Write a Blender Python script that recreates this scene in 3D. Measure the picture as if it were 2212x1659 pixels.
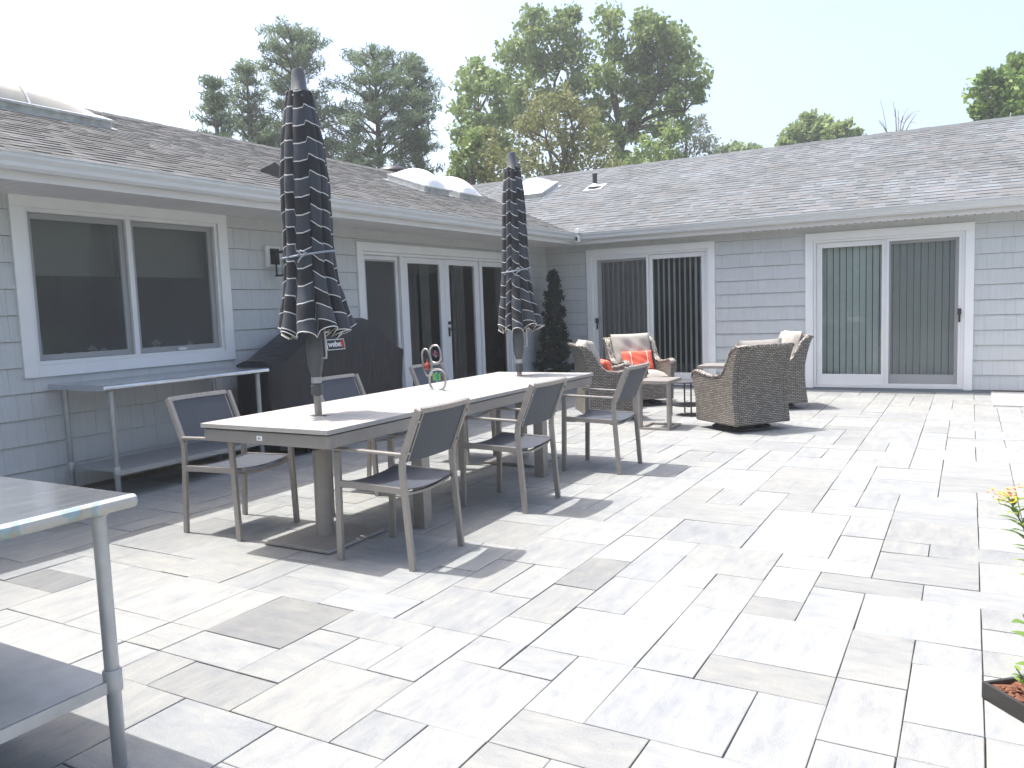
import bpy, bmesh, math, random
import numpy as np
from mathutils import Vector, Matrix
rad = math.radians
random.seed(7); rng = np.random.default_rng(7)
for o in list(bpy.data.objects): bpy.data.objects.remove(o)
scene = bpy.context.scene
C = scene.collection

# ------------------------------------------------------------------ camera
YAW, PITCH, ROLL = -.5202, -.0953, -.0364
CAMPOS = Vector((6.0186, -11.7641, 1.2965))
fw = Vector((math.sin(YAW)*math.cos(PITCH), math.cos(YAW)*math.cos(PITCH), math.sin(PITCH)))
rt = Vector((math.cos(YAW), -math.sin(YAW), 0)); up = rt.cross(fw)
c_, s_ = math.cos(ROLL), math.sin(ROLL)
rt, up = c_*rt + s_*up, -s_*rt + c_*up
cam = bpy.data.cameras.new('camera'); camo = bpy.data.objects.new('camera', cam); C.objects.link(camo)
camo.matrix_world = Matrix(((rt.x, up.x, -fw.x, CAMPOS.x), (rt.y, up.y, -fw.y, CAMPOS.y), (rt.z, up.z, -fw.z, CAMPOS.z), (0, 0, 0, 1)))
cam.sensor_width = 36; cam.lens = 36*1733.32/2212; cam.clip_end = 2000
scene.camera = camo

# ------------------------------------------------------------------ world and sun
SD = Vector((-.352, -.06, 1)).normalized()
EL = math.asin(SD.z); AZ = math.atan2(SD.x, SD.y)
w = bpy.data.worlds.new('World'); scene.world = w; w.use_nodes = True
nt = w.node_tree; bg = nt.nodes['Background']
sky = nt.nodes.new('ShaderNodeTexSky'); sky.sky_type = 'NISHITA'; sky.sun_disc = False
sky.sun_elevation = EL; sky.sun_rotation = AZ
sky.air_density = 1.0; sky.dust_density = 5; sky.ozone_density = 1.0
nt.links.new(sky.outputs[0], bg.inputs[0]); bg.inputs[1].default_value = .15
sun = bpy.data.lights.new('sun', 'SUN'); sun.energy = 2.9; sun.angle = rad(.53); sun.color = (1, .965, .92)
suno = bpy.data.objects.new('sun', sun); C.objects.link(suno)
suno.rotation_euler = SD.to_track_quat('Z', 'Y').to_euler()
scene.view_settings.view_transform = 'Standard'; scene.view_settings.look = 'None'
scene.view_settings.gamma = 1; scene.view_settings.exposure = 1.3
scene.render.engine = 'CYCLES'

# ------------------------------------------------------------------ materials
def newmat(name):
    m = bpy.data.materials.new(name); m.use_nodes = True
    n = m.node_tree.nodes; b = n['Principled BSDF']
    return m, m.node_tree, b
def N(nt, t, **k):
    n = nt.nodes.new(t)
    for a, v in k.items():
        if a in n.inputs: n.inputs[a].default_value = v
        else: setattr(n, a, v)
    return n
def ramp(nt, fac, stops):
    r = nt.nodes.new('ShaderNodeValToRGB'); e = r.color_ramp.elements
    while len(e) < len(stops): e.new(.5)
    for i, (p, c) in enumerate(stops):
        e[i].position = p; e[i].color = (*c, 1) if len(c) == 3 else c
    nt.links.new(fac, r.inputs[0]); return r.outputs[0]
def bump(nt, b, h, strength=.3, dist=.01):
    bp = N(nt, 'ShaderNodeBump'); bp.inputs['Strength'].default_value = strength; bp.inputs['Distance'].default_value = dist
    nt.links.new(h, bp.inputs['Height']); nt.links.new(bp.outputs[0], b.inputs['Normal'])
def mul(nt, a, c, f=1.):
    m = nt.nodes.new('ShaderNodeMix'); m.data_type = 'RGBA'; m.blend_type = 'MULTIPLY'; m.inputs[0].default_value = f
    nt.links.new(a, m.inputs[6])
    if hasattr(c, 'node'): nt.links.new(c, m.inputs[7])
    else: m.inputs[7].default_value = (*c, 1)
    return m.outputs[2]
def simple(name, col, rough=.5, metal=0., var=.12, scale=8., bumps=0., spec=.5, stretch=(1, 1, 1)):
    m, nt, b = newmat(name)
    tc = N(nt, 'ShaderNodeTexCoord'); mp = N(nt, 'ShaderNodeMapping'); mp.inputs['Scale'].default_value = stretch
    nt.links.new(tc.outputs['Object'], mp.inputs[0])
    no = N(nt, 'ShaderNodeTexNoise', Scale=scale, Detail=5., Roughness=.6); nt.links.new(mp.outputs[0], no.inputs[0])
    col = np.array(col)
    o = ramp(nt, no.outputs[0], [(.3, tuple(col*(1-var))), (.7, tuple(np.minimum(col*(1+var), 1)))])
    nt.links.new(o, b.inputs['Base Color'])
    b.inputs['Roughness'].default_value = rough; b.inputs['Metallic'].default_value = metal
    b.inputs['Specular IOR Level'].default_value = spec
    if bumps: bump(nt, b, no.outputs[0], bumps, .004)
    return m
M = {}
M['white'] = simple('white_paint', (.74, .74, .74), .45, var=.04, scale=3)
M['vinyl'] = simple('white_vinyl', (.70, .70, .70), .35, var=.03, scale=3)
M['gutter'] = simple('gutter_white', (.60, .61, .62), .35, var=.04, scale=2.5, stretch=(1, 1, 6))
M['soffit'] = simple('soffit_white', (.62, .61, .60), .6, var=.04, scale=3)
M['frame_taupe'] = simple('taupe_powder_coat', (.29, .268, .245), .42, .25, var=.06, scale=20)
M['dark_metal'] = simple('dark_bronze_metal', (.05, .048, .046), .45, .5, var=.15)
M['black'] = simple('black_plastic', (.02, .02, .022), .4, var=.1)
M['grey_plastic'] = simple('grey_plastic', (.075, .08, .085), .42, var=.1)
M['stem'] = simple('taupe_pole', (.30, .285, .265), .4, .4, var=.08)
M['sling'] = None
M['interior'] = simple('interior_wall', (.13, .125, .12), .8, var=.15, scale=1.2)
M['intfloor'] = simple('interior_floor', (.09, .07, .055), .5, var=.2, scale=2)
M['blind'] = simple('vertical_blind', (.80, .84, .83), .6, var=.05)
M['shade'] = simple('roller_shade', (.34, .34, .31), .8, var=.05)
M['mulch'] = simple('mulch', (.16, .065, .035), .95, var=.6, scale=60, bumps=1.)
M['concrete'] = simple('concrete', (.45, .45, .43), .8, var=.12, scale=6, bumps=.2)
M['sill_board'] = simple('sill_board', (.16, .19, .22), .5, var=.1)
M['skylight_curb'] = simple('weathered_curb', (.42, .42, .38), .6, var=.35, scale=9)
M['flashing'] = simple('flashing_metal', (.6, .62, .64), .4, .6, var=.2, scale=14)
M['dome'] = simple('acrylic_dome', (.80, .79, .76), .18, var=.05, scale=3)
M['dome_old'] = simple('yellowed_dome', (.42, .39, .33), .25, var=.1, scale=3)
M['cap_dark'] = simple('dark_roof_metal', (.035, .036, .04), .35, .3, var=.2)
M['cushion'] = simple('greige_cushion', (.36, .335, .30), .85, var=.08, scale=14, bumps=.25)
M['porcelain'] = simple('figurine_glaze', (.6, .6, .58), .3)
M['camwhite'] = simple('camera_white', (.8, .8, .8), .35, var=.02)
M['bark'] = simple('bark', (.09, .072, .058), .9, var=.4, scale=5, bumps=.6, stretch=(3, 3, .6))
M['bark_pale'] = simple('pale_bark', (.22, .19, .16), .9, var=.3, scale=5)
M['grass'] = simple('grass_ground', (.06, .09, .03), .95, var=.4, scale=3)
M['sand'] = simple('joint_sand', (.10, .085, .07), .95, var=.4, scale=30)
M['tabletop'] = simple('table_slat', (.35, .335, .315), .55, var=.10, scale=14, bumps=.15, stretch=(3, .25, 3))
M['soil'] = M['mulch']

def paver_mat():
    m, nt, b = newmat('paver_stone')
    at = N(nt, 'ShaderNodeAttribute', attribute_name='tint'); uv = N(nt, 'ShaderNodeUVMap', uv_map='UVMap')
    mp = N(nt, 'ShaderNodeMapping'); mp.inputs['Scale'].default_value = (1, 3.0, 1); nt.links.new(uv.outputs[0], mp.inputs[0])
    n1 = N(nt, 'ShaderNodeTexNoise', Scale=5., Detail=9., Roughness=.74, Distortion=.25); nt.links.new(mp.outputs[0], n1.inputs[0])
    n2 = N(nt, 'ShaderNodeTexNoise', Scale=260., Detail=2.); nt.links.new(uv.outputs[0], n2.inputs[0])
    n3 = N(nt, 'ShaderNodeTexNoise', Scale=1.7, Detail=4., Roughness=.6); nt.links.new(uv.outputs[0], n3.inputs[0])
    a = ramp(nt, n1.outputs[0], [(.30, (.198, .212, .222)), (.46, (.245, .256, .258)), (.56, (.268, .277, .268)), (.70, (.320, .323, .298))])
    a = mul(nt, a, at.outputs['Color'])
    g = ramp(nt, n2.outputs[0], [(.35, (.84, .84, .84)), (.65, (1.12, 1.12, 1.12))]); a = mul(nt, a, g)
    g = ramp(nt, n3.outputs[0], [(.3, (.88, .88, .9)), (.7, (1.07, 1.06, 1.03))]); a = mul(nt, a, g)
    nt.links.new(a, b.inputs['Base Color']); b.inputs['Roughness'].default_value = .78; b.inputs['Specular IOR Level'].default_value = .3
    bump(nt, b, n2.outputs[0], .35, .003)
    return m
M['paver'] = paver_mat()
def shingle_mat(name, cols, gran=130.):
    m, nt, b = newmat(name)
    at = N(nt, 'ShaderNodeAttribute', attribute_name='tint'); tc = N(nt, 'ShaderNodeTexCoord')
    n2 = N(nt, 'ShaderNodeTexNoise', Scale=gran, Detail=2.); nt.links.new(tc.outputs['Object'], n2.inputs[0])
    n3 = N(nt, 'ShaderNodeTexNoise', Scale=.8, Detail=5.); nt.links.new(tc.outputs['Object'], n3.inputs[0])
    a = ramp(nt, at.outputs['Fac'], cols)
    g = ramp(nt, n2.outputs[0], [(.3, (.65, .65, .65)), (.7, (1.3, 1.3, 1.3))]); a = mul(nt, a, g)
    g = ramp(nt, n3.outputs[0], [(.3, (.85, .84, .82)), (.7, (1.1, 1.1, 1.12))]); a = mul(nt, a, g)
    nt.links.new(a, b.inputs['Base Color']); b.inputs['Roughness'].default_value = .9; b.inputs['Specular IOR Level'].default_value = .2
    return m
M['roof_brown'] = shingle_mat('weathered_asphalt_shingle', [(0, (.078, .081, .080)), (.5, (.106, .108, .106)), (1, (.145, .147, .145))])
M['roof_grey'] = shingle_mat('grey_asphalt_shingle', [(0, (.105, .115, .122)), (.4, (.13, .141, .148)), (.62, (.148, .149, .150)), (.75, (.148, .162, .172)), (1, (.165, .184, .194))])
def siding_mat():
    m, nt, b = newmat('grey_blue_cedar_shingle')
    at = N(nt, 'ShaderNodeAttribute', attribute_name='tint'); tc = N(nt, 'ShaderNodeTexCoord')
    mp = N(nt, 'ShaderNodeMapping'); mp.inputs['Scale'].default_value = (60, 60, 1.5); nt.links.new(tc.outputs['Object'], mp.inputs[0])
    n2 = N(nt, 'ShaderNodeTexNoise', Scale=1., Detail=4.); nt.links.new(mp.outputs[0], n2.inputs[0])
    a = ramp(nt, at.outputs['Fac'], [(0, (.485, .50, .505)), (1, (.51, .525, .53))])
    g = ramp(nt, n2.outputs[0], [(.3, (.95, .95, .95)), (.7, (1.04, 1.04, 1.04))]); a = mul(nt, a, g)
    nt.links.new(a, b.inputs['Base Color']); b.inputs['Roughness'].default_value = .7
    bump(nt, b, n2.outputs[0], .25, .003)
    return m
M['siding'] = siding_mat()
M['siding_gap'] = simple('shingle_joint', (.19, .17, .15), .9, var=.2)
def sling_mat():
    m, nt, b = newmat('navy_sling_mesh')
    tc = N(nt, 'ShaderNodeTexCoord'); w1 = N(nt, 'ShaderNodeTexChecker', Scale=420.); nt.links.new(tc.outputs['Object'], w1.inputs[0])
    w1.inputs['Color1'].default_value = (.075, .085, .105, 1); w1.inputs['Color2'].default_value = (.04, .047, .062, 1)
    nt.links.new(w1.outputs[0], b.inputs['Base Color']); b.inputs['Roughness'].default_value = .55
    tr = N(nt, 'ShaderNodeBsdfTransparent'); mx = N(nt, 'ShaderNodeMixShader'); mx.inputs[0].default_value = .10
    nt.links.new(b.outputs[0], mx.inputs[1]); nt.links.new(tr.outputs[0], mx.inputs[2])
    nt.links.new(mx.outputs[0], nt.nodes['Material Output'].inputs[0])
    return m
M['sling'] = sling_mat()
def glass_mat():
    m, nt, b = newmat('window_glass'); nt.nodes.remove(b)
    gl = N(nt, 'ShaderNodeBsdfGlossy'); gl.inputs['Roughness'].default_value = .02; gl.inputs['Color'].default_value = (.9, .97, .95, 1)
    tr = N(nt, 'ShaderNodeBsdfTransparent'); tr.inputs['Color'].default_value = (.90, .94, .93, 1)
    fr = N(nt, 'ShaderNodeFresnel', IOR=1.6); mx = N(nt, 'ShaderNodeMixShader')
    nt.links.new(fr.outputs[0], mx.inputs[0]); nt.links.new(tr.outputs[0], mx.inputs[1]); nt.links.new(gl.outputs[0], mx.inputs[2])
    nt.links.new(mx.outputs[0], nt.nodes['Material Output'].inputs[0]); return m
M['glass'] = glass_mat()
def screen_mat():
    m, nt, b = newmat('insect_screen'); nt.nodes.remove(b)
    df = N(nt, 'ShaderNodeBsdfDiffuse'); df.inputs['Color'].default_value = (.16, .165, .165, 1)
    tr = N(nt, 'ShaderNodeBsdfTransparent'); mx = N(nt, 'ShaderNodeMixShader'); mx.inputs[0].default_value = .62
    nt.links.new(df.outputs[0], mx.inputs[1]); nt.links.new(tr.outputs[0], mx.inputs[2])
    nt.links.new(mx.outputs[0], nt.nodes['Material Output'].inputs[0]); return m
M['screen'] = screen_mat()
def steel_mat():
    m, nt, b = newmat('brushed_stainless'); tc = N(nt, 'ShaderNodeTexCoord')
    mp = N(nt, 'ShaderNodeMapping'); mp.inputs['Scale'].default_value = (90, 3, 90); nt.links.new(tc.outputs['Object'], mp.inputs[0])
    n = N(nt, 'ShaderNodeTexNoise', Scale=1., Detail=3.); nt.links.new(mp.outputs[0], n.inputs[0])
    n2 = N(nt, 'ShaderNodeTexNoise', Scale=6., Detail=5.); nt.links.new(tc.outputs['Object'], n2.inputs[0])
    a = ramp(nt, n2.outputs[0], [(.3, (.56, .59, .63)), (.7, (.68, .71, .74))])
    nt.links.new(a, b.inputs['Base Color']); b.inputs['Metallic'].default_value = .9
    r = ramp(nt, n.outputs[0], [(.3, (.14, .14, .14)), (.7, (.24, .24, .24))]); nt.links.new(r, b.inputs['Roughness'])
    return m
M['steel'] = steel_mat()
def film_mat():
    m, nt, b = newmat('stained_steel_edge'); tc = N(nt, 'ShaderNodeTexCoord')
    n = N(nt, 'ShaderNodeTexNoise', Scale=9., Detail=5., Distortion=1.2); nt.links.new(tc.outputs['Object'], n.inputs[0])
    a = ramp(nt, n.outputs[0], [(.38, (.36, .36, .33)), (.47, (.33, .31, .24)), (.54, (.24, .36, .40)), (.60, (.42, .41, .38))])
    nt.links.new(a, b.inputs['Base Color']); b.inputs['Metallic'].default_value = .35; b.inputs['Roughness'].default_value = .42
    return m
M['film'] = film_mat()
M['galv'] = simple('galvanised_steel', (.42, .43, .44), .45, .6, var=.1, scale=14)
def wicker_mat():
    m, nt, b = newmat('woven_wicker'); uv = N(nt, 'ShaderNodeUVMap', uv_map='UVMap')
    br = N(nt, 'ShaderNodeTexBrick', offset=.5, offset_frequency=2)
    br.inputs['Scale'].default_value = 1.; br.inputs['Brick Width'].default_value = .046; br.inputs['Row Height'].default_value = .0175
    br.inputs['Mortar Size'].default_value = .0034; br.inputs['Mortar Smooth'].default_value = .3
    br.inputs['Color1'].default_value = (.16, .14, .118, 1); br.inputs['Color2'].default_value = (.30, .275, .24, 1); br.inputs['Mortar'].default_value = (.022, .018, .015, 1)
    nt.links.new(uv.outputs[0], br.inputs[0]); nt.links.new(br.outputs[0], b.inputs['Base Color'])
    b.inputs['Roughness'].default_value = .45
    inv = N(nt, 'ShaderNodeMath', operation='SUBTRACT'); inv.inputs[0].default_value = 1.; nt.links.new(br.outputs['Fac'], inv.inputs[1])
    bump(nt, b, inv.outputs[0], .9, .006); return m
M['wicker'] = wicker_mat()
def braid_mat():
    m, nt, b = newmat('wicker_braid'); tc = N(nt, 'ShaderNodeTexCoord')
    v = N(nt, 'ShaderNodeTexVoronoi', Scale=52.); nt.links.new(tc.outputs['Object'], v.inputs[0])
    a = ramp(nt, v.outputs['Distance'], [(.15, (.42, .39, .35)), (.55, (.14, .12, .10)), (.8, (.03, .025, .02))])
    nt.links.new(a, b.inputs['Base Color']); b.inputs['Roughness'].default_value = .4
    bump(nt, b, v.outputs['Distance'], -.9, .008); return m
M['braid'] = braid_mat()
def coral_mat():
    m, nt, b = newmat('coral_striped_fabric'); uv = N(nt, 'ShaderNodeUVMap', uv_map='UVMap'); sp = N(nt, 'ShaderNodeSeparateXYZ')
    nt.links.new(uv.outputs[0], sp.inputs[0])
    a = ramp(nt, sp.outputs[0], [(0, (.78, .13, .07)), (.215, (.78, .13, .07)), (.225, (.8, .75, .7)), (.25, (.78, .13, .07)), (.76, (.78, .13, .07)), (.77, (.8, .75, .7)), (.795, (.78, .13, .07))])
    for nn in nt.nodes:
        if nn.type == 'VALTORGB': nn.color_ramp.interpolation = 'CONSTANT'
    nt.links.new(a, b.inputs['Base Color']); b.inputs['Roughness'].default_value = .8; return m
M['coral'] = coral_mat()
def canopy_mat():
    m, nt, b = newmat('navy_striped_canvas'); uv = N(nt, 'ShaderNodeUVMap', uv_map='UVMap'); sp = N(nt, 'ShaderNodeSeparateXYZ')
    nt.links.new(uv.outputs[0], sp.inputs[0])
    d = N(nt, 'ShaderNodeMath', operation='MULTIPLY'); d.inputs[1].default_value = 1/.188; nt.links.new(sp.outputs[1], d.inputs[0])
    f = N(nt, 'ShaderNodeMath', operation='FRACT'); nt.links.new(d.outputs[0], f.inputs[0])
    dk = (.010, .011, .015); lt = (.036, .042, .053); wh = (.52, .52, .50)
    a = ramp(nt, f.outputs[0], [(0, wh), (.030, dk), (.5, wh), (.530, lt), (.999, lt)])
    for nn in nt.nodes:
        if nn.type == 'VALTORGB': nn.color_ramp.interpolation = 'CONSTANT'
    nt.links.new(a, b.inputs['Base Color']); b.inputs['Roughness'].default_value = .75
    b.inputs['Sheen Weight'].default_value = .05
    tc = N(nt, 'ShaderNodeTexCoord'); no = N(nt, 'ShaderNodeTexNoise', Scale=22., Detail=4.); nt.links.new(tc.outputs['Object'], no.inputs[0])
    bump(nt, b, no.outputs[0], .25, .01); return m
M['canopy'] = canopy_mat()
M['grill_cover'] = simple('black_vinyl_cover', (.016, .018, .024), .42, var=.3, scale=4, bumps=0)
def gc():
    nt = M['grill_cover'].node_tree; b = nt.nodes['Principled BSDF']; tc = N(nt, 'ShaderNodeTexCoord'); mp = N(nt, 'ShaderNodeMapping'); mp.inputs['Scale'].default_value = (2, 5, 1.2); nt.links.new(tc.outputs['Object'], mp.inputs[0])
    no = N(nt, 'ShaderNodeTexNoise', Scale=1.6, Detail=3., Distortion=1.5); nt.links.new(mp.outputs[0], no.inputs[0]); bump(nt, b, no.outputs[0], .35, .04)
gc()
def leaf_mat(name, c0, c1, c2, trans=.35):
    m, nt, b = newmat(name); nt.nodes.remove(b)
    at = N(nt, 'ShaderNodeAttribute', attribute_name='tint')
    a = ramp(nt, at.outputs['Fac'], [(0, c0), (.55, c1), (1, c2)])
    df = N(nt, 'ShaderNodeBsdfDiffuse'); tl = N(nt, 'ShaderNodeBsdfTranslucent'); mx = N(nt, 'ShaderNodeMixShader'); mx.inputs[0].default_value = trans
    gl = N(nt, 'ShaderNodeBsdfGlossy'); gl.inputs['Roughness'].default_value = .45; gl.inputs['Color'].default_value = (.6, .6, .6, 1); m2 = N(nt, 'ShaderNodeMixShader'); m2.inputs[0].default_value = .02
    nt.links.new(a, df.inputs[0]); nt.links.new(a, tl.inputs[0]); nt.links.new(df.outputs[0], mx.inputs[1]); nt.links.new(tl.outputs[0], mx.inputs[2])
    nt.links.new(mx.outputs[0], m2.inputs[1]); nt.links.new(gl.outputs[0], m2.inputs[2])
    nt.links.new(m2.outputs[0], nt.nodes['Material Output'].inputs[0]); return m
M['oak'] = leaf_mat('oak_leaf', (.14, .205, .08), (.23, .31, .11), (.37, .43, .17))
M['olive'] = leaf_mat('olive_leaf', (.17, .195, .08), (.23, .25, .10), (.31, .29, .15))
M['pineleaf'] = leaf_mat('pine_needle', (.10, .155, .105), (.17, .235, .135), (.28, .33, .16), .4)
M['greyleaf'] = leaf_mat('grey_leaf', (.2, .23, .2), (.25, .28, .23), (.3, .32, .26))
M['lime'] = leaf_mat('lime_leaf', (.13, .22, .06), (.21, .32, .08), (.34, .40, .11))
M['arbor'] = leaf_mat('dark_evergreen', (.025, .042, .034), (.04, .06, .046), (.06, .08, .055), .2)
M['petal'] = simple('orange_petal', (.80, .34, .12), .6, var=.2, scale=60)
M['yellow'] = simple('yellow_petal', (.70, .55, .05), .6, var=.2, scale=60)
M['redglass'] = simple('red_glass', (.22, .035, .02), .1)
M['blueglass'] = simple('blue_glass', (.08, .09, .22), .15)
M['greenglass'] = simple('green_glass', (.02, .28, .16), .15)
M['lightgreen'] = simple('lime_glass', (.16, .30, .05), .15)
M['chrome'] = simple('dull_pewter', (.42, .41, .40), .32, .85, var=.05)
M['clear'] = simple('clear_base_glass', (.45, .55, .52), .1)
M['label_white'] = simple('label_white', (.8, .8, .8), .5, var=.02)
M['label_red'] = simple('label_red', (.55, .03, .03), .5, var=.02)
M['label_black'] = simple('label_black', (.02, .02, .02), .5, var=.02)
M['rust'] = simple('rust_stain', (.55, .27, .10), .9, var=.3, scale=40)

# ------------------------------------------------------------------ mesh builder
class MB:
    def __init__(s): s.v = []; s.f = []; s.t = []; s.uv = []
    def add(s, vs, fs, tint=None, uvs=None):
        k = len(s.v); s.v += [tuple(v) for v in vs]
        for i, f in enumerate(fs):
            s.f.append([a+k for a in f]); s.t.append(tint)
            s.uv.append(uvs[i] if uvs else None)
        return s
    def box(s, a, b, tint=None):
        x0, x1 = sorted((a[0], b[0])); y0, y1 = sorted((a[1], b[1])); z0, z1 = sorted((a[2], b[2]))
        v = [(x0, y0, z0), (x1, y0, z0), (x1, y1, z0), (x0, y1, z0), (x0, y0, z1), (x1, y0, z1), (x1, y1, z1), (x0, y1, z1)]
        return s.add(v, BF, tint)
    def pts8(s, v, tint=None): return s.add(v, BF, tint)
    def bar(s, p, q, w, h, side=(0, 1, 0), tint=None):
        "rectangular bar from p to q, w along side, h along the other"
        p = Vector(p); q = Vector(q); d = (q-p).normalized(); sd = Vector(side); sd = (sd - d*sd.dot(d)).normalized(); n = d.cross(sd)
        v = []
        for c in (p, q):
            for a, b in ((-1, -1), (1, -1), (1, 1), (-1, 1)): v.append(c + sd*a*w/2 + n*b*h/2)
        return s.add(v, BF, tint)
    def tube(s, pts, r, n=10, cap=True, tint=None, closed=False):
        pts = [Vector(p) for p in pts]; rs = r if hasattr(r, '__len__') else [r]*len(pts)
        rings = []; prev = None; L = len(pts)
        for i, p in enumerate(pts):
            if closed: d = pts[(i+1) % L]-pts[i-1]
            else: d = pts[min(i+1, L-1)]-pts[max(i-1, 0)]
            d.normalize()
            a = prev if prev is not None else (Vector((0, 0, 1)) if abs(d.z) < .9 else Vector((1, 0, 0)))
            a = (a - d*a.dot(d)).normalized(); b = d.cross(a); prev = a
            rings.append([p + (a*math.cos(t)+b*math.sin(t))*rs[i] for t in [2*math.pi*j/n for j in range(n)]])
        vs = [v for r_ in rings for v in r_]; fs = []
        for i in range(L if closed else L-1):
            i2 = (i+1) % L
            for j in range(n): fs.append([i*n+j, i*n+(j+1) % n, i2*n+(j+1) % n, i2*n+j])
        if cap and not closed: fs += [list(range(n))[::-1], [(L-1)*n+j for j in range(n)]]
        return s.add(vs, fs, tint)
    def lathe(s, prof, c=(0, 0, 0), n=20, cap=True, sy=1.):
        vs = [(c[0]+r*math.cos(2*math.pi*j/n), c[1]+sy*r*math.sin(2*math.pi*j/n), c[2]+z) for r, z in prof for j in range(n)]
        fs = [[i*n+j, i*n+(j+1) % n, (i+1)*n+(j+1) % n, (i+1)*n+j] for i in range(len(prof)-1) for j in range(n)]
        if cap: fs += [list(range(n))[::-1], [(len(prof)-1)*n+j for j in range(n)]]
        return s.add(vs, fs)
    def prism(s, poly, ax, a, b, tint=None):
        "polygon in the two other axes extruded along axis ax between a and b"
        def P(u, v, t):
            return {0: (t, u, v), 1: (u, t, v), 2: (u, v, t)}[ax]
        n = len(poly); vs = [P(u, v, a) for u, v in poly]+[P(u, v, b) for u, v in poly]
        fs = [list(range(n))[::-1], list(range(n, 2*n))]+[[i, (i+1) % n, n+(i+1) % n, n+i] for i in range(n)]
        return s.add(vs, fs, tint)
    def build(s, name, mat, parent=None, smooth=False, bevel=0, uvbox=False, loc=None, label=None, fixn=True, auto=None):
        me = bpy.data.meshes.new(name); me.from_pydata(s.v, [], s.f)
        if any(t is not None for t in s.t):
            ca = me.attributes.new('tint', 'FLOAT_COLOR', 'CORNER'); arr = []
            for p, t in zip(me.polygons, s.t):
                t = 1. if t is None else t
                c = (*t, 1) if hasattr(t, '__len__') else (t, t, t, 1)
                arr += list(c)*p.loop_total
            ca.data.foreach_set('color', arr)
        if any(u is not None for u in s.uv) or uvbox:
            ul = me.uv_layers.new(name='UVMap'); me.update()
            for p, u in zip(me.polygons, s.uv):
                n = p.normal
                for k, li in enumerate(p.loop_indices):
                    if u is not None: ul.data[li].uv = u[k]
                    else:
                        co = me.vertices[me.loops[li].vertex_index].co
                        a = [abs(n.x), abs(n.y), abs(n.z)]; m_ = a.index(max(a))
                        ul.data[li].uv = (co.y, co.z) if m_ == 0 else ((co.x, co.z) if m_ == 1 else (co.x, co.y))
        if fixn:
            bm = bmesh.new(); bm.from_mesh(me); bmesh.ops.recalc_face_normals(bm, faces=bm.faces); bm.to_mesh(me); bm.free()
        if smooth:
            me.polygons.foreach_set('use_smooth', [True]*len(me.polygons))
        for m_ in (mat if isinstance(mat, list) else [mat]): me.materials.append(m_)
        o = bpy.data.objects.new(name, me); C.objects.link(o)
        if parent: o.parent = parent
        if loc: o.location = loc
        if bevel:
            b = o.modifiers.new('bevel', 'BEVEL'); b.width = bevel; b.segments = 2; b.limit_method = 'ANGLE'; b.angle_limit = rad(40)
        if smooth and auto:
            sm = me; sm.set_sharp_from_angle(angle=rad(auto))
        if label: o['label'] = label
        return o
BF = [[0, 3, 2, 1], [4, 5, 6, 7], [0, 1, 5, 4], [1, 2, 6, 5], [2, 3, 7, 6], [3, 0, 4, 7]]
def thing(name, label, cat, loc=(0, 0, 0), rz=0, group=None):
    o = bpy.data.objects.new(name, None); C.objects.link(o); o.location = loc; o.rotation_euler = (0, 0, rz); o.empty_display_size = .1
    o['label'] = label; o['category'] = cat
    if group: o['group'] = group
    return o
def tag(o, label, cat, group=None):
    o['label'] = label; o['category'] = cat
    if group: o['group'] = group
    return o
def dup(root, loc, rz, label, group=None):
    r = root.copy(); C.objects.link(r); r.location = loc; r.rotation_euler = (0, 0, rz); r['label'] = label
    if group: r['group'] = group
    for ch in list(root.children):
        c = ch.copy(); C.objects.link(c); c.parent = r
        for g in list(ch.children):
            d = g.copy(); C.objects.link(d); d.parent = c
    return r

# ------------------------------------------------------------------ ground and patio
gm = MB().add([(-300, -300, -.05), (300, -300, -.05), (300, 300, -.05), (-300, 300, -.05)], [[0, 1, 2, 3]])
g = gm.build('ground', M['grass']); g['kind'] = 'structure'
sb = MB().box((-.02, -17, -.045), (10.4, -.0, -.014)); sb = sb.build('patio_bed', M['sand']); sb['kind'] = 'structure'
GX, GY, SX, SY = 6.075, -8.73, .2165, .2185
known = [(-13,-4,-11,-2),(-11,-5,-10,-3),(-11,-3,-9,-2),(-10,-4,-9,-3),(-9,-4,-8,-2),(-10,-6,-8,-4),(-8,-5,-6,-3),(-8,-6,-7,-5),(-10,-2,-8,0),(-12,-2,-10,-1),
 (-7,-2,-5,0),(-7,-3,-6,-2),(-8,-3,-7,-2),(-6,-4,-5,-2),(-8,1,-7,3),(-13,-5,-11,-4),(-14,-5,-13,-4),(-16,-4,-14,-2),(-12,-6,-10,-5),(-11,-8,-9,-6),(-4,-2,-2,-1),(-4,-1,-2,1),
 (-2,-3,-1,-1),(-1,-3,0,-2),(-1,-2,0,0),(-1,0,0,1),(-2,-1,-1,1),(-2,1,0,3),(-1,3,1,4),(-3,3,-1,4),(-2,4,0,6),(-2,6,-1,7),(-1,6,1,7),(0,2,1,3),(-3,1,-2,3),(-4,1,-3,2),(-4,2,-3,4),
 (-5,-1,-4,1),(-5,1,-4,3),(-6,0,-5,2),(-6,2,-5,3),(-5,-2,-4,-1),(-5,-4,-3,-2),(-3,-4,-2,-2),(-4,4,-2,5),(-6,3,-4,5),(-3,5,-2,7),(-5,5,-3,7),(-3,7,-2,9),(-2,7,0,9),(-20,-4,-18,-3)]
dark = {(-13,-4,-11,-2): .70, (-4,1,-3,2): .82, (-3,3,-1,4): .84, (-2,4,0,6): .88, (-8,1,-7,3): .78, (-20,-4,-18,-3): .66, (-12,-6,-10,-5): .82, (-4,-2,-2,-1): .86, (-2,6,-1,7): .9, (-1,6,1,7): .86}
X0, X1, Y0, Y1 = -28, 20, -38, 40
occ = np.zeros((X1-X0, Y1-Y0), bool); rects = []
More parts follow.
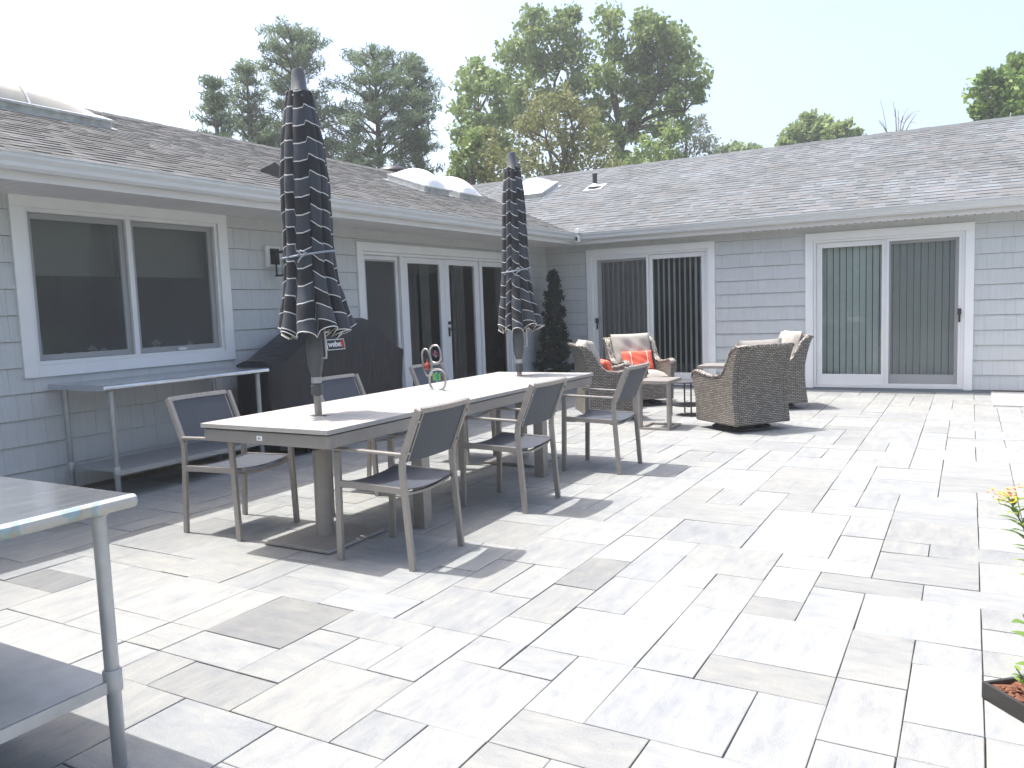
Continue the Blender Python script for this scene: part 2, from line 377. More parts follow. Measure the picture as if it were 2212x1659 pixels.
for r in known:
    sl = occ[r[0]-X0:r[2]-X0, r[1]-Y0:r[3]-Y0]
    if sl.any(): continue
    sl[:] = True; rects.append(r)
sizes = [(3, 2), (2, 3), (2, 2), (2, 2), (2, 1), (2, 1), (1, 2), (1, 2), (1, 2), (1, 1)]
pr = random.Random(11)
for j in range(Y1-Y0):
    for i in range(X1-X0):
        if occ[i, j]: continue
        ch = sizes[:]; pr.shuffle(ch)
        for a, b in ch + [(1, 1)]:
            if i+a <= X1-X0 and j+b <= Y1-Y0 and not occ[i:i+a, j:j+b].any():
                if (a, b) == (1, 1) and pr.random() < .6 and (i+1 < X1-X0 and not occ[i+1, j]): a = 2
                occ[i:i+a, j:j+b] = True; rects.append((i+X0, j+Y0, i+X0+a, j+Y0+b)); break
pv = MB()
for r in rects:
    x0 = max(GX+r[0]*SX, .004); x1 = GX+r[2]*SX; y0 = GY+r[1]*SY; y1 = min(GY+r[3]*SY, -.055)
    if x1-x0 < .05 or y1-y0 < .05: continue
    gp = pr.uniform(.0014, .0028); x0 += gp; x1 -= gp; y0 += gp; y1 -= gp
    z = pr.uniform(-.0012, .0012); tx = pr.uniform(-.0012, .0012); ty = pr.uniform(-.0012, .0012)
    k = dark.get(r, pr.choice([1, 1, .98, 1.03, 1.05, .95, 1.02, .9, .8 if pr.random() < .4 else 1, 1.05, .95, .9]))
    wm = pr.uniform(-.016, .02); tint = (k*(1+wm*.6), k, k*(1-wm))
    jx = lambda: pr.uniform(-.0016, .0016)
    c = .002; V = []
    cs = [(x0+jx(), y0+jx()), (x1+jx(), y0+jx()), (x1+jx(), y1+jx()), (x0+jx(), y1+jx())]
    ins = [(1, 1), (-1, 1), (-1, -1), (1, -1)]
    zz = [z-tx-ty, z+tx-ty, z+tx+ty, z-tx+ty]
    for (a, b), (u, v), q in zip(cs, ins, zz): V.append((a+u*c, b+v*c, q))
    for (a, b), q in zip(cs, zz): V.append((a, b, q-c*.8))
    for (a, b), q in zip(cs, zz): V.append((a, b, -.03))
    F = [[0, 1, 2, 3]]+[[4+i, 4+(i+1) % 4, (i+1) % 4, i] for i in range(4)]+[[8+i, 8+(i+1) % 4, 4+(i+1) % 4, 4+i] for i in range(4)]
    ou, ov = pr.uniform(0, 40), pr.uniform(0, 40); rot = (x1-x0) < (y1-y0)
    if pr.random() < .2: rot = not rot
    def U(i):
        x, y = V[i][0]-x0, V[i][1]-y0
        return (ou+y, ov+x) if rot else (ou+x, ov+y)
    pv.add(V, F, tint, [[U(i) for i in f] for f in F])
o = pv.build('patio', M['paver'], fixn=False); o['kind'] = 'structure'

# ------------------------------------------------------------------ house
house = thing('house', 'single storey L shaped house with pale grey shingle walls and white trimmed doors', 'house')
WT = 2.24; YS = -16.; XE = 13.
holesA = [(-8.37, -6.62, .985, 2.16), (-4.62, -1.21, .03, 2.0)]          # (u0,u1,z0,z1) on x = 0, u = y
holesB = [(.83, 2.67, .03, 2.05), (4.125, 5.955, .03, 2.05)]              # on y = 0, u = x
trimA = [(-8.455, -6.51, .905, 2.238), (-4.70, -1.11, .0, 2.095)]
trimB = [(.727, 2.77, .0, 2.152), (4.03, 6.055, .0, 2.152)]
def subtract(r, h):
    u0, u1, z0, z1 = r; a0, a1, b0, b1 = h
    if a0 >= u1 or a1 <= u0 or b0 >= z1 or b1 <= z0: return [r]
    out = []
    if a0 > u0: out.append((u0, a0, z0, z1))
    if a1 < u1: out.append((a1, u1, z0, z1))
    m0, m1 = max(u0, a0), min(u1, a1)
    if b0 > z0: out.append((m0, m1, z0, b0))
    if b1 < z1: out.append((m0, m1, b1, z1))
    return [q for q in out if q[1]-q[0] > .004 and q[3]-q[2] > .004]
def subs(r, hs):
    rs = [r]
    for h in hs: rs = [q for x in rs for q in subtract(x, h)]
    return rs
def wall_mesh(axis, u0, u1, holes, name):
    m = MB()
    for a, b, z0, z1 in subs((u0, u1, -.04, 2.33), holes):
        if axis == 0: m.box((-.15, a, z0), (0, b, z1))
        else: m.box((a, 0, z0), (b, .15, z1))
    return m.build(name, M['siding_gap'], house)
wall_mesh(0, YS, .15, holesA, 'wall'); wall_mesh(1, .0, XE, holesB, 'wall')
def shingles(axis, u0, u1, trims):
    m = MB(); e = .1905; z = .03; r = random.Random(axis+3); row = 0
    while z < WT:
        ztop = min(z+e, WT); u = u0 - r.uniform(0, .2)
        while u < u1:
            wd = r.choice([.11, .14, .17, .2, .23, .28]); a, b = max(u, u0)+.0008, min(u+wd, u1)-.0008; u += wd
            if b-a < .01: continue
            zb = z + r.choice([0, 0, 0, 0, .0012, -.001]); t = r.random(); gap = .0016
            for a_, b_, z0, z1 in subs((a, b, zb+.005, ztop+.001), trims):
                d0 = .019 - .014*(z0-z)/e; d1 = max(.019 - .014*(z1-z)/e, .004)
                if axis == 0: V = [(0.001, a_, z0), (d0, a_, z0), (d0, b_, z0), (0.001, b_, z0), (0.001, a_, z1), (d1, a_, z1), (d1, b_, z1), (0.001, b_, z1)]
                else: V = [(a_, -d0, z0), (b_, -d0, z0), (b_, -0.001, z0), (a_, -0.001, z0), (a_, -d1, z1), (b_, -d1, z1), (b_, -0.001, z1), (a_, -0.001, z1)]
                m.pts8(V, t)
        z += e; row += 1
    return m.build('shingle_siding', M['siding'], house)
shingles(0, YS, -.012, trimA); shingles(1, .022, XE, trimB)
# corner bead
MB().box((0.001, -.022, .0), (.022, -.001, WT)).build('corner_board', M['siding'], house)

def P(axis, u, d, z):
    "axis 0: wall x=0, outward +x.  axis 1: wall y=0, outward -y.  d is distance outward"
    return (d, u, z) if axis == 0 else (u, -d, z)
def pbox(m, axis, u0, u1, d0, d1, z0, z1, tint=None): return m.box(P(axis, u0, d0, z0), P(axis, u1, d1, z1), tint)
def rect_frame(m, axis, u0, u1, z0, z1, wd, d0, d1, bottom=True, wt=None, wb=None):
    wt = wt or wd; wb = wb or wd
    zb = z0 if not bottom else z0+wb
    pbox(m, axis, u0, u0+wd, d0, d1, z0, z1-wt); pbox(m, axis, u1-wd, u1, d0, d1, z0, z1-wt)
    pbox(m, axis, u0, u1, d0, d1, z1-wt, z1)
    if bottom: pbox(m, axis, u0+wd, u1-wd, d0, d1, z0, z0+wb)
def quad(m, axis, u0, u1, d, z0, z1):
    return m.add([P(axis, u0, d, z0), P(axis, u1, d, z0), P(axis, u1, d, z1), P(axis, u0, d, z1)], [[0, 1, 2, 3]])
def part(name, fn, mat, parent, **k):
    m = MB(); fn(m); return m.build(name, mat, parent, **k)
def pempty(name, parent=house, label=None):
    o = bpy.data.objects.new(name, None); C.objects.link(o); o.parent = parent
    if label: o['label'] = label
    return o

# window on wall A
win = pempty('window', label='wide two pane sliding window with white trim above the steel table')
def f(m):
    rect_frame(m, 0, -8.455, -6.51, .905, 2.238, .104, .001, .034, wt=.085, wb=.088)
part('trim', f, M['white'], win, bevel=.003)
def f(m):
    rect_frame(m, 0, -8.351, -6.614, .993, 2.153, .03, -.10, .012)
    pbox(m, 0, -7.525, -7.48, -.10, .006, 1.023, 2.123)
part('frame', f, M['vinyl'], win, bevel=.002)
def f(m):
    rect_frame(m, 0, -8.319, -7.527, 1.025, 2.121, .042, -.055, -.03)
    rect_frame(m, 0, -7.478, -6.646, 1.025, 2.121, .042, -.055, -.03)
part('sash', f, M['vinyl'], win, bevel=.002)
for a, b in ((-8.277, -7.569), (-7.436, -6.688)): part('pane', lambda m: quad(m, 0, a, b, -.045, 1.067, 2.079), M['glass'], win, fixn=False)
part('screen', lambda m: (quad(m, 0, -8.32, -7.526, -.022, 1.024, 2.122), quad(m, 0, -7.479, -6.645, -.022, 1.024, 2.122)), M['screen'], win)
part('roller_shade', lambda m: (pbox(m, 0, -8.36, -7.52, -.20, -.195, 1.70, 2.16), pbox(m, 0, -7.49, -6.62, -.20, -.195, 1.70, 2.16), pbox(m, 0, -8.36, -7.52, -.21, -.185, 1.67, 1.70), pbox(m, 0, -7.49, -6.62, -.21, -.185, 1.67, 1.70)), M['shade'], win)
part('interior_sill', lambda m: pbox(m, 0, -8.36, -6.63, -.40, -.11, .96, .985), M['vinyl'], win)
part('latch', lambda m: pbox(m, 0, -7.10, -7.02, -.03, .0, 1.03, 1.05), M['vinyl'], win)

# french door unit on wall A
fd = pempty('french_door', label='white double glass door with fixed side panes on the left wing')
def f(m):
    rect_frame(m, 0, -4.70, -1.11, .0, 2.095, .10, .001, .034, bottom=False)
part('trim', f, M['white'], fd, bevel=.003)
def f(m):
    rect_frame(m, 0, -4.598, -1.212, .03, 1.993, .035, -.11, .010, wb=.03)
    for u in (-3.86, -2.04): pbox(m, 0, u-.03, u+.03, -.11, .008, .06, 1.958)
part('frame', f, M['vinyl'], fd, bevel=.002)
for a, b in ((-4.56, -3.895), (-2.005, -1.25)): part('side_panel', lambda m: rect_frame(m, 0, a, b, .065, 1.955, .065, -.07, -.03, wb=.12), M['vinyl'], fd, bevel=.002)
def f(m): rect_frame(m, 0, -3.825, -2.925, .065, 1.955, .105, -.055, -.012, wt=.07, wb=.16)
part('door_leaf', f, M['vinyl'], fd, bevel=.002)
def f(m): rect_frame(m, 0, -2.920, -2.075, .065, 1.955, .105, -.055, -.012, wt=.07, wb=.16)
part('door_leaf', f, M['vinyl'], fd, bevel=.002)
for a, b in ((-4.50, -3.95), (-3.73, -3.02), (-2.83, -2.17), (-1.95, -1.31)): part('pane', lambda m: quad(m, 0, a, b, -.04, .15, 1.9), M['glass'], fd, fixn=False)
part('screen', lambda m: quad(m, 0, -4.51, -3.94, -.028, .13, 1.91), M['screen'], fd)
part('curtain', lambda m: [pbox(m, 0, a+k*.018, a+k*.018+.014, -.18-.02*(k % 2), -.17-.02*(k % 2), .05, 1.95) for a in (-3.25, -2.42) for k in range(12)], simple('grey_curtain', (.28, .27, .26), .9), fd)
def f(m):
    pbox(m, 0, -2.885, -2.85, -.012, .0, .94, 1.06); m.tube([(.0, -2.868, 1.03), (.04, -2.868, 1.03), (.045, -2.80, 1.03)], .009, 8)
    pbox(m, 0, -2.885, -2.85, -.012, .02, 1.10, 1.14)
part('handle', f, M['black'], fd)

# sliding doors on wall B
def sliding(u0, u1, hs, screen_side, label, bl):
    sd = pempty('sliding_door', label=label)
    part('trim', lambda m: rect_frame(m, 1, u0, u1, .0, 2.152, .10, .001, .034, bottom=False), M['white'], sd, bevel=.003)
    a, b = u0+.101, u1-.101; mid = (a+b)/2+.0
    part('frame', lambda m: rect_frame(m, 1, a, b, .035, 2.052, .035, -.12, .010, wb=.03), M['vinyl'], sd, bevel=.002)
    for (p0, p1, d) in ((a+.036, mid+.02, -.075 if screen_side < 0 else -.04), (mid-.02, b-.036, -.04 if screen_side < 0 else -.075)):
        part('door_panel', lambda m: rect_frame(m, 1, p0, p1, .068, 2.015, .075, d-.016, d+.016, wb=.15, wt=.07), M['vinyl'], sd, bevel=.002)
        part('pane', lambda m: quad(m, 1, p0+.07, p1-.07, d, .21, 1.955), M['glass'], sd, fixn=False)
    p0, p1 = (a+.036, mid-.002) if screen_side < 0 else (mid+.002, b-.036)
    part('screen_frame', lambda m: rect_frame(m, 1, p0, p1, .068, 2.015, .034, -.012, .004, wb=.03), M['vinyl'], sd, bevel=.001)
    part('screen', lambda m: quad(m, 1, p0+.034, p1-.034, -.004, .098, 1.98), M['screen'], sd)
    def f(m):
        hx = p0+.02 if screen_side < 0 else p1-.02
        pbox(m, 1, hx-.022, hx+.022, .004, .035, 1.0, 1.075); pbox(m, 1, hx-.012, hx+.012, .004, .015, .90, 1.0)
    part('handle', f, M['black'], sd)
    def f(m):
        u = a+.03; k = 0; r = random.Random(5)
        while u < b-.03:
            th = rad(bl + r.uniform(-5, 5)); dx, dy = .040*math.cos(th), .040*math.sin(th)
            m.pts8([(u-dx, .15-dy, .07), (u+dx, .15+dy, .07), (u+dx, .1525+dy, .07), (u-dx, .1525-dy, .07), (u-dx, .15-dy, 2.0), (u+dx, .15+dy, 2.0), (u+dx, .1525+dy, 2.0), (u-dx, .1525-dy, 2.0)]); u += .083
    part('vertical_blind', f, M['blind'], sd)
    part('threshold', lambda m: pbox(m, 1, u0+.1, u1-.1, -.12, .012, .0, .034), M['cap_dark'], sd)
sliding(.727, 2.77, 0, -1, 'white sliding glass door with its screen over the left half, near the house corner', -50)
sliding(4.03, 6.055, 0, 1, 'white sliding glass door with its screen over the right half, farthest to the right', 28)
part('base_board', lambda m: m.box((.03, -.052, -.02), (6.25, -.03, .030)), M['sill_board'], house)
part('base_board', lambda m: m.box((6.27, -.052, -.02), (XE, -.03, .012)), M['sill_board'], house)

# interior rooms behind the glass
def f(m):
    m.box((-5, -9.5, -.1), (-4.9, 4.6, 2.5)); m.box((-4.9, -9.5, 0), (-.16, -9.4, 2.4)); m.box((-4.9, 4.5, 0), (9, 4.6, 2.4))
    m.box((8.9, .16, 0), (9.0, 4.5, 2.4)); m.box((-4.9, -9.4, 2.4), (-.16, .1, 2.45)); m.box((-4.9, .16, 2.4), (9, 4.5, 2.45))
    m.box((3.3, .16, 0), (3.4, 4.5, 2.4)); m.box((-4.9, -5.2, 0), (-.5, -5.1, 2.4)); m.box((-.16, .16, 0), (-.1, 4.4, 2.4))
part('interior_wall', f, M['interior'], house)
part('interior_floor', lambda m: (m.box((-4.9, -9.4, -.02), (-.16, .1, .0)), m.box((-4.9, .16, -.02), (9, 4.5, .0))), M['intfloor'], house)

# soffits, fascias, gutters
EA, EB = .67, -.28
def f(m):
    y = YS
    while y < -.28:
        m.box((.0, y+.002, 2.236), (EA-.002, min(y+.098, -.28)-.002, 2.246)); y += .098
part('soffit', f, M['soffit'], house)
def f(m):
    x = EA
    while x < XE:
        m.box((x+.002, EB+.002, 2.236), (min(x+.098, XE)-.002, 0, 2.246)); x += .098
    m.box((0, -.279, 2.237), (EA-.001, 0, 2.245))
part('soffit', f, M['soffit'], house)
def f(m):
    for k in range(44):
        x = 3.2+k*.098
        for q in range(3): m.box((x, EB+.05+q*.065, 2.2335), (x+.018, EB+.085+q*.065, 2.2355))
part('soffit_vent', f, M['siding_gap'], house)['kind'] = 'stuff'
part('fascia', lambda m: m.box((EA-.02, YS, 2.226), (EA+.004, -.30, 2.36)), M['soffit'], house)
part('fascia', lambda m: m.box((EA-.02, EB-.004, 2.226), (XE, EB-.03, 2.36)), M['soffit'], house)
prof = [(0, .0), (.055, .0), (.075, .02), (.08, .045), (.105, .075), (.105, .098), (.117, .1), (.117, .106), (.100, .106), (.1, .082), (.072, .05), (.068, .026), (.05, .008), (.008, .008), (.008, .1), (0, .1)]
part('gutter', lambda m: m.prism([(EA+.005+a, 2.282+b) for a, b in prof], 1, YS, -.39), M['gutter'], house)
part('gutter', lambda m: m.prism([(EB-.03-.004-a, 2.285+b) for a, b in prof], 0, EA+.01, XE), M['gutter'], house)
# the prism above on axis 0 takes (y, z)

# roofs
TA, TB = .355, .40
def zA(x): return 2.36 + TA*(.70-x)
def zB(y): return 2.34 + TB*(y+.30)
def roof(axis, e0, ridge, t, za, u0, u1, name, mat, seed):
    m = MB(); r = random.Random(seed); sl = math.hypot(1, t); L = abs(ridge-e0)*sl; e = .142; n = int(L/e)+1
    sgn = -1 if axis == 0 else 1
    nx = t/sl; nz = 1/sl
    def Q(u, s, h):
        d = s/sl; a = e0+sgn*d - sgn*h*nx; z = za(e0+sgn*d)+h*nz
        return (a, u, z) if axis == 0 else (u, a, z)
    for i in range(n):
        s0 = i*e; s1 = min(s0+e+.01, L); u = u0-r.uniform(0, .3)
        if s1-s0 < .02: continue
        while u < u1:
            up_ = r.random() < .5; wd = r.uniform(.07, .19); a, b = max(u, u0), min(u+wd, u1); u += wd
            if b-a < .01: continue
            hb = .0125 if up_ else .008; tt = r.random()*.85+(.15 if up_ else 0)
            ss = s0 - (.003 if up_ else 0)+r.uniform(-.0015, .0015)
            V = [Q(a, ss, 0), Q(b, ss, 0), Q(b, s1, -.002), Q(a, s1, -.002), Q(a, ss, hb), Q(b, ss, hb), Q(b, s1, .0045), Q(a, s1, .0045)]
            m.pts8(V, tt)
    o = m.build(name, mat, house)
    return o
roof(0, .715, -4.0, TA, zA, YS, 3.7, 'roof', M['roof_brown'], 1)
roof(1, -.32, 4.0, TB, zB, -4.1, XE, 'roof', M['roof_grey'], 2)
ZRA, ZRB = zA(-4), zB(4)
# under-slabs and far slopes
part('roof_deck', lambda m: m.prism([(.70, 2.352), (-4, ZRA-.012), (-8.6, 2.36-.012), (-8.6, 2.30), (-4, ZRA-.09), (.70, 2.29)], 1, YS, 3.6), M['roof_brown'], house)
part('roof_deck', lambda m: m.prism([(-.30, 2.332), (4, ZRB-.012), (8.2, 2.34-.012), (8.2, 2.28), (4, ZRB-.09), (-.30, 2.28)], 0, -4.1, XE), M['roof_grey'], house)
def f(m):
    r = random.Random(3); y = YS
    while y < 3.3:
        h = r.uniform(-.004, .004); t = r.random()*.5
        m.prism([(-4.15, ZRA-.15*TA+.012+h), (-4, ZRA+.035+h), (-3.86, ZRA-.14*TA+.012+h), (-3.86, ZRA-.14*TA), (-4, ZRA), (-4.15, ZRA-.15*TA)], 1, y, y+.155, t); y += .148
part('ridge_cap', f, M['roof_brown'], house)
def f(m):
    r = random.Random(4); x = -4.1
    while x < XE:
        h = r.uniform(-.004, .004); t = r.random()*.4
        m.prism([(4.15, ZRB-.15*TB+.012+h), (4, ZRB+.035+h), (3.86, ZRB-.14*TB+.012+h), (3.86, ZRB-.14*TB), (4, ZRB), (4.15, ZRB-.15*TB)], 0, x, x+.155, t); x += .148
part('ridge_cap', f, M['roof_grey'], house)
# gable infill so the far ends are closed
part('gable', lambda m: m.prism([(-.2, 2.2), (4, ZRB-.09), (8.1, 2.2)], 0, XE-.12, XE-.02), M['siding'], house)

# skylights: frame laid on the slope, dome above
def slope_pt(axis, a, u, h):
    t = TA if axis == 0 else TB; sl = math.hypot(1, t); sg = 1 if axis == 0 else -1
    z = zA(a) if axis == 0 else zB(a)
    aa = a + sg*h*t/sl; zz = z + h/sl
    return (aa, u, zz) if axis == 0 else (u, aa, zz)
def skylight(axis, a0, a1, u0, u1, hc, hd, dm, label, e=.03, pw=2.2):
    s = pempty('skylight', label=label)
    def ring(m, a0, a1, u0, u1, h0, h1):
        m.pts8([slope_pt(axis, a, u, h) for h in (h0, h1) for a, u in ((a0, u0), (a1, u0), (a1, u1), (a0, u1))])
    part('curb', lambda m: ring(m, a0, a1, u0, u1, -.03, hc), M['skylight_curb'], s, bevel=.004)
    part('rim', lambda m: ring(m, min(a0, a1)-.012, max(a0, a1)+.012, u0-.012, u1+.012, hc, hc+.028), M['flashing'], s, bevel=.004)
    part('flashing', lambda m: ring(m, min(a0, a1)-.05, max(a0, a1)+.05, u0-.05, u1+.05, .0, .018), M['flashing'], s)
    def f(m):
        n = 18; V = []; F = []
        for i in range(n+1):
            for j in range(n+1):
                p, q = i/n*2-1, j/n*2-1
                h = hd*(max(0, 1-abs(p)**pw)*max(0, 1-abs(q)**pw))**.72
                V.append(slope_pt(axis, (a0+a1)/2+(a1-a0)/2*p*.96, (u0+u1)/2+(u1-u0)/2*q*.96, hc+.027+h))
        for i in range(n):
            for j in range(n): F.append([i*(n+1)+j, (i+1)*(n+1)+j, (i+1)*(n+1)+j+1, i*(n+1)+j+1])
        m.add(V, F)
    part('dome', f, dm, s, smooth=True)
skylight(0, -2.35, -1.62, -1.05, -.33, .085, .21, M['dome'], 'white domed skylight, left one of the pair near the roof valley')
skylight(0, -2.35, -1.62, -.03, .72, .085, .20, M['dome'], 'white domed skylight, right one of the pair near the roof valley')
skylight(1, 2.28, 3.0, -1.95, -1.2, .085, .20, M['dome'], 'white domed skylight on the right wing beside the roof valley')
skylight(0, -3.45, -2.2, -9.6, -6.05, .08, .165, M['dome_old'], 'long yellowed domed skylight at the far left of the roof', pw=4)
part('dome_strap', lambda m: m.tube([slope_pt(0, -2.2-1.2*q, -6.94-.0*q, .10+.30*math.sin(math.pi*q)**.8) for q in np.linspace(0, 1, 14)], .012, 6), M['flashing'], house)
# pipe vent, mushroom vent, hood vent
def f(m): m.lathe([(.045, 0), (.045, .30), (.037, .30), (.037, .1)], (-.23, 2.6, zB(2.6)-.03), 16)
pp = part('vent_pipe', f, M['cap_dark'], house, smooth=True, auto=40)
part('flashing_boot', lambda m: (m.lathe([(.15, .03), (.10, .045), (.055, .09), (.048, .10)], (-.23, 2.6, zB(2.6)-.02), 16), m.pts8([slope_pt(1, a, u, h) for h in (0, .018) for a, u in ((2.42, -.41), (2.78, -.41), (2.78, -.05), (2.42, -.05))])), M['flashing'], pp)
part('mushroom_vent', lambda m: (m.lathe([(.17, -.3), (.17, .12), (.30, .14), (.325, .17), (.30, .215), (.2, .26), (.05, .285)], (-4.35, 1.72, 3.99), 24)), M['cap_dark'], house, smooth=True, auto=40)
def f(m):
    S = lambda a, u, h: slope_pt(0, a, u, h)
    u0, u1 = -5.40, -4.95; a0, a1 = -.30, -.66
    m.add([S(a0, u0, .0), S(a0, u1, .0), S(a1, u1, .0), S(a1, u0, .0), S(a0, u0, .085), S(a0, u1, .085), S(a1, u1, .03), S(a1, u0, .03), S((a0+a1)/2, u0+.0, .155), S((a0+a1)/2, u1, .155)],
          [[0, 3, 2, 1], [0, 1, 5, 4], [4, 5, 9, 8], [8, 9, 6, 7], [2, 3, 7, 6], [0, 4, 8, 7, 3], [1, 2, 6, 9, 5]])
hv = part('hood_vent', f, M['cap_dark'], house)
part('hood_trim', lambda m: m.pts8([slope_pt(0, a, u, h) for h in (0, .03) for a, u in ((-.275, -5.42), (-.295, -5.42), (-.295, -4.93), (-.275, -4.93))]), M['galv'], hv)

# ------------------------------------------------------------------ things in the window sill
def figurine(y, h, r, label, mat=M['porcelain']):
    m = MB().lathe([(r, 0), (r, h*.35), (r*.75, h*.4), (r*.75, h*.7), (r*1.15, h*.72), (r*.6, h*.86), (r*.1, h)], (0, 0, 0), 14)
    o = m.build('sill_ornament', mat, smooth=True, loc=(-.15, y, .985)); tag(o, label, 'ornament', 'ornaments on the window sill'); return o
figurine(-8.03, .09, .032, 'small pale lidded ornament behind the left window pane, second from the left')
figurine(-7.80, .13, .036, 'pale stacked ornament behind the left window pane, nearest the middle bar')
figurine(-7.70, .11, .028, 'slim pale ornament tucked beside the middle bar of the window')
figurine(-7.21, .15, .034, 'tall pale lidded ornament behind the right window pane, left one of two')
figurine(-6.86, .12, .028, 'small pale ornament at the right end of the window sill')
o = MB().lathe([(.045, 0), (.045, .2), (.02, .21), (.02, .25)], n=16).build('bottle', simple('blue_grey_bottle', (.3, .42, .5), .3), smooth=True, auto=40, loc=(-.16, -8.24, .985)); tag(o, 'blue grey bottle standing at the left end of the window sill', 'bottle')

# ------------------------------------------------------------------ wall lantern
ln = thing('wall_lantern', 'black open frame lantern mounted on a white block beside the window', 'lantern', (.018, -5.96, 1.88))
MB().box((0, -.10, -.105), (.03, .085, .10)).build('mounting_block', M['white'], ln, bevel=.003)
MB().box((.03, -.055, -.08), (.045, .055, .075)).build('back_plate', M['black'], ln, bevel=.002)
def f(m):
    cx, s, z0, z1 = .16, .055, -.19, .07
    for a in (-s, s):
        for b in (-s, s): m.bar((cx+a, b, z0), (cx+a, b, z1-.03), .012, .012, (1, 0, 0))
    for z in (z0, z1-.04):
        for b in (-s, s): m.bar((cx-s-.012, b, z), (cx+s+.012, b, z), .012, .012, (0, 0, 1)); m.bar((cx+b, -s-.012, z), (cx+b, s+.012, z), .012, .012, (0, 0, 1))
    m.box((.045, -.02, .03), (cx+.02, .02, .05)); m.bar((cx, 0, .04), (cx, 0, -.04), .012, .012, (1, 0, 0))
    m.box((cx-.075, -.075, z0-.012), (cx+.075, .075, z0-.004))
part('cage', f, M['black'], ln)
part('glass_tube', lambda m: m.lathe([(.03, -.18), (.03, -.02)], (.16, 0, 0), 14), M['clear'], ln, smooth=True)

# security camera on the gutter corner
sc = thing('security_camera', 'small white security camera clamped to the gutter at the inner corner of the house', 'camera', (.79, -.45, 2.39))
MB().box((-.035, -.02, .0), (.05, .03, .012)).tube([(0, 0, .01), (0, -.01, .05)], .008, 8).lathe([(.028, .045), (.03, .055), (.018, .062)], (0, -.01, 0), 12).build('bracket', M['camwhite'], sc, bevel=.002)
MB().box((-.032, -.05, -.14), (.032, .02, -.045)).tube([(0, -.0, 0), (.0, -.01, -.05)], .01, 8).build('body', M['camwhite'], sc, bevel=.008)
MB().box((-.018, -.056, -.12), (.018, -.0505, -.065)).build('lens', M['black'], sc)

# ------------------------------------------------------------------ stainless work tables
def worktable(name, label, x0, x1, y0, y1, h, shelf_h, edgemat, sheen):
    t = thing(name, label, 'work table', (x1, y0, 0))
    W_, L_ = x1-x0, y1-y0
    part('table_top', lambda m: (m.box((-W_, 0, h-.012), (-.019, L_, h))), M['steel'], t, bevel=.003)
    def f(m):
        m.prism([(-.019, h-.0005), (-.010, h-.0008), (-.001, h-.007), (.002, h-.018), (-.001, h-.030), (-.010, h-.038), (-.019, h-.040), (-.019, h-.030), (-.012, h-.022), (-.012, h-.016), (-.019, h-.010)], 1, -.001, L_+.001)
    part('rolled_edge', f, edgemat, t)
    for a, b in ((L_-.001, L_+.0005), (0, .0015)): part('side_skirt', lambda m: m.box((-W_, a, h-.04), (-.02, b, h-.0125)), M['steel'], t)
    for a in (-.055, -W_+.06):
        for b in (.085, L_-.085):
            def f(m): m.lathe([(.014, 0), (.02, .01), (.02, h-.05), (.027, h-.045), (.03, h-.0122)], (a, b, 0), 18)
            lg = part('leg', f, M['galv'], t, smooth=True, auto=40)
            part('collar', lambda m: m.lathe([(.025, shelf_h-.035), (.026, shelf_h-.03), (.026, shelf_h+.025), (.0235, shelf_h+.03)], (a, b, 0), 18), M['galv'], lg, smooth=True, auto=40)
    def f(m):
        m.box((-W_+.06, .085, shelf_h-.012), (-.055, L_-.085, shelf_h)); m.box((-.050, .085, shelf_h-.035), (-.047, L_-.085, shelf_h)); m.box((-W_+.05, L_-.085, shelf_h-.035), (-.05, L_-.082, shelf_h))
    part('under_shelf', f, M['galv'], t)
    return t
worktable('work_table', 'long stainless steel work table with galvanised undershelf, set against the wall below the window', .06, .73, -8.31, -6.77, .85, .22, M['steel'], 1)
worktable('work_table', 'stainless steel work table with stained rolled edge, cut off in the near left corner', 2.95, 3.935, -12.0, -10.33, .80, .27, M['film'], 1)

# ------------------------------------------------------------------ dining table
dt = thing('dining_table', 'long pale slatted dining table with taupe metal frame and two umbrella holes', 'table', (2.80, -7.19, 0))
TX, TY, TH = .465, 1.62, .722
pole_y = [-8.36+7.19, -5.90+7.19]
def f(m):
    n = 14; wdt = 2*(TX-.035)/n; 
    for k in range(n):
        a = -TX+.035+k*wdt; 
        segs = [(-TY+.03, -.545), (-.535, .535), (.545, TY-.03)]
        for s0, s1 in segs:
            cuts = [py for py in pole_y if s0 < py < s1]
            if cuts and a < .02-.02+.03 and a+wdt > -.05:
                py = cuts[0]
                m.box((a+.0025, s0, TH-.022), (a+wdt-.0025, py-.032, TH)); m.box((a+.0025, py+.032, TH-.022), (a+wdt-.0025, s1, TH))
            else: m.box((a+.0035, s0, TH-.022), (a+wdt-.0035, s1, TH))
    m.box((-TX, -TY, TH-.024), (TX, -TY+.03, TH+.0)); m.box((-TX, TY-.03, TH-.024), (TX, TY, TH))
    m.box((-TX, -TY+.0305, TH-.024), (-TX+.035, TY-.0305, TH)); m.box((TX-.035, -TY+.0305, TH-.024), (TX, TY-.0305, TH))
part('slatted_top', f, M['tabletop'], dt, bevel=.0015)
def f(m):
    a, b, z0, z1 = TX-.012, TY-.012, TH-.098, TH-.032
    m.box((-a, -b, z0), (a, -b+.03, z1)); m.box((-a, b-.03, z0), (a, b, z1)); m.box((-a, -b+.031, z0), (-a+.03, b-.031, z1)); m.box((a-.03, -b+.031, z0), (a, b-.031, z1))
    for y in (-.54, .54): m.box((-a+.031, y-.03, z1-.03), (a-.031, y+.03, z1))
part('apron', f, M['frame_taupe'], dt, bevel=.003)
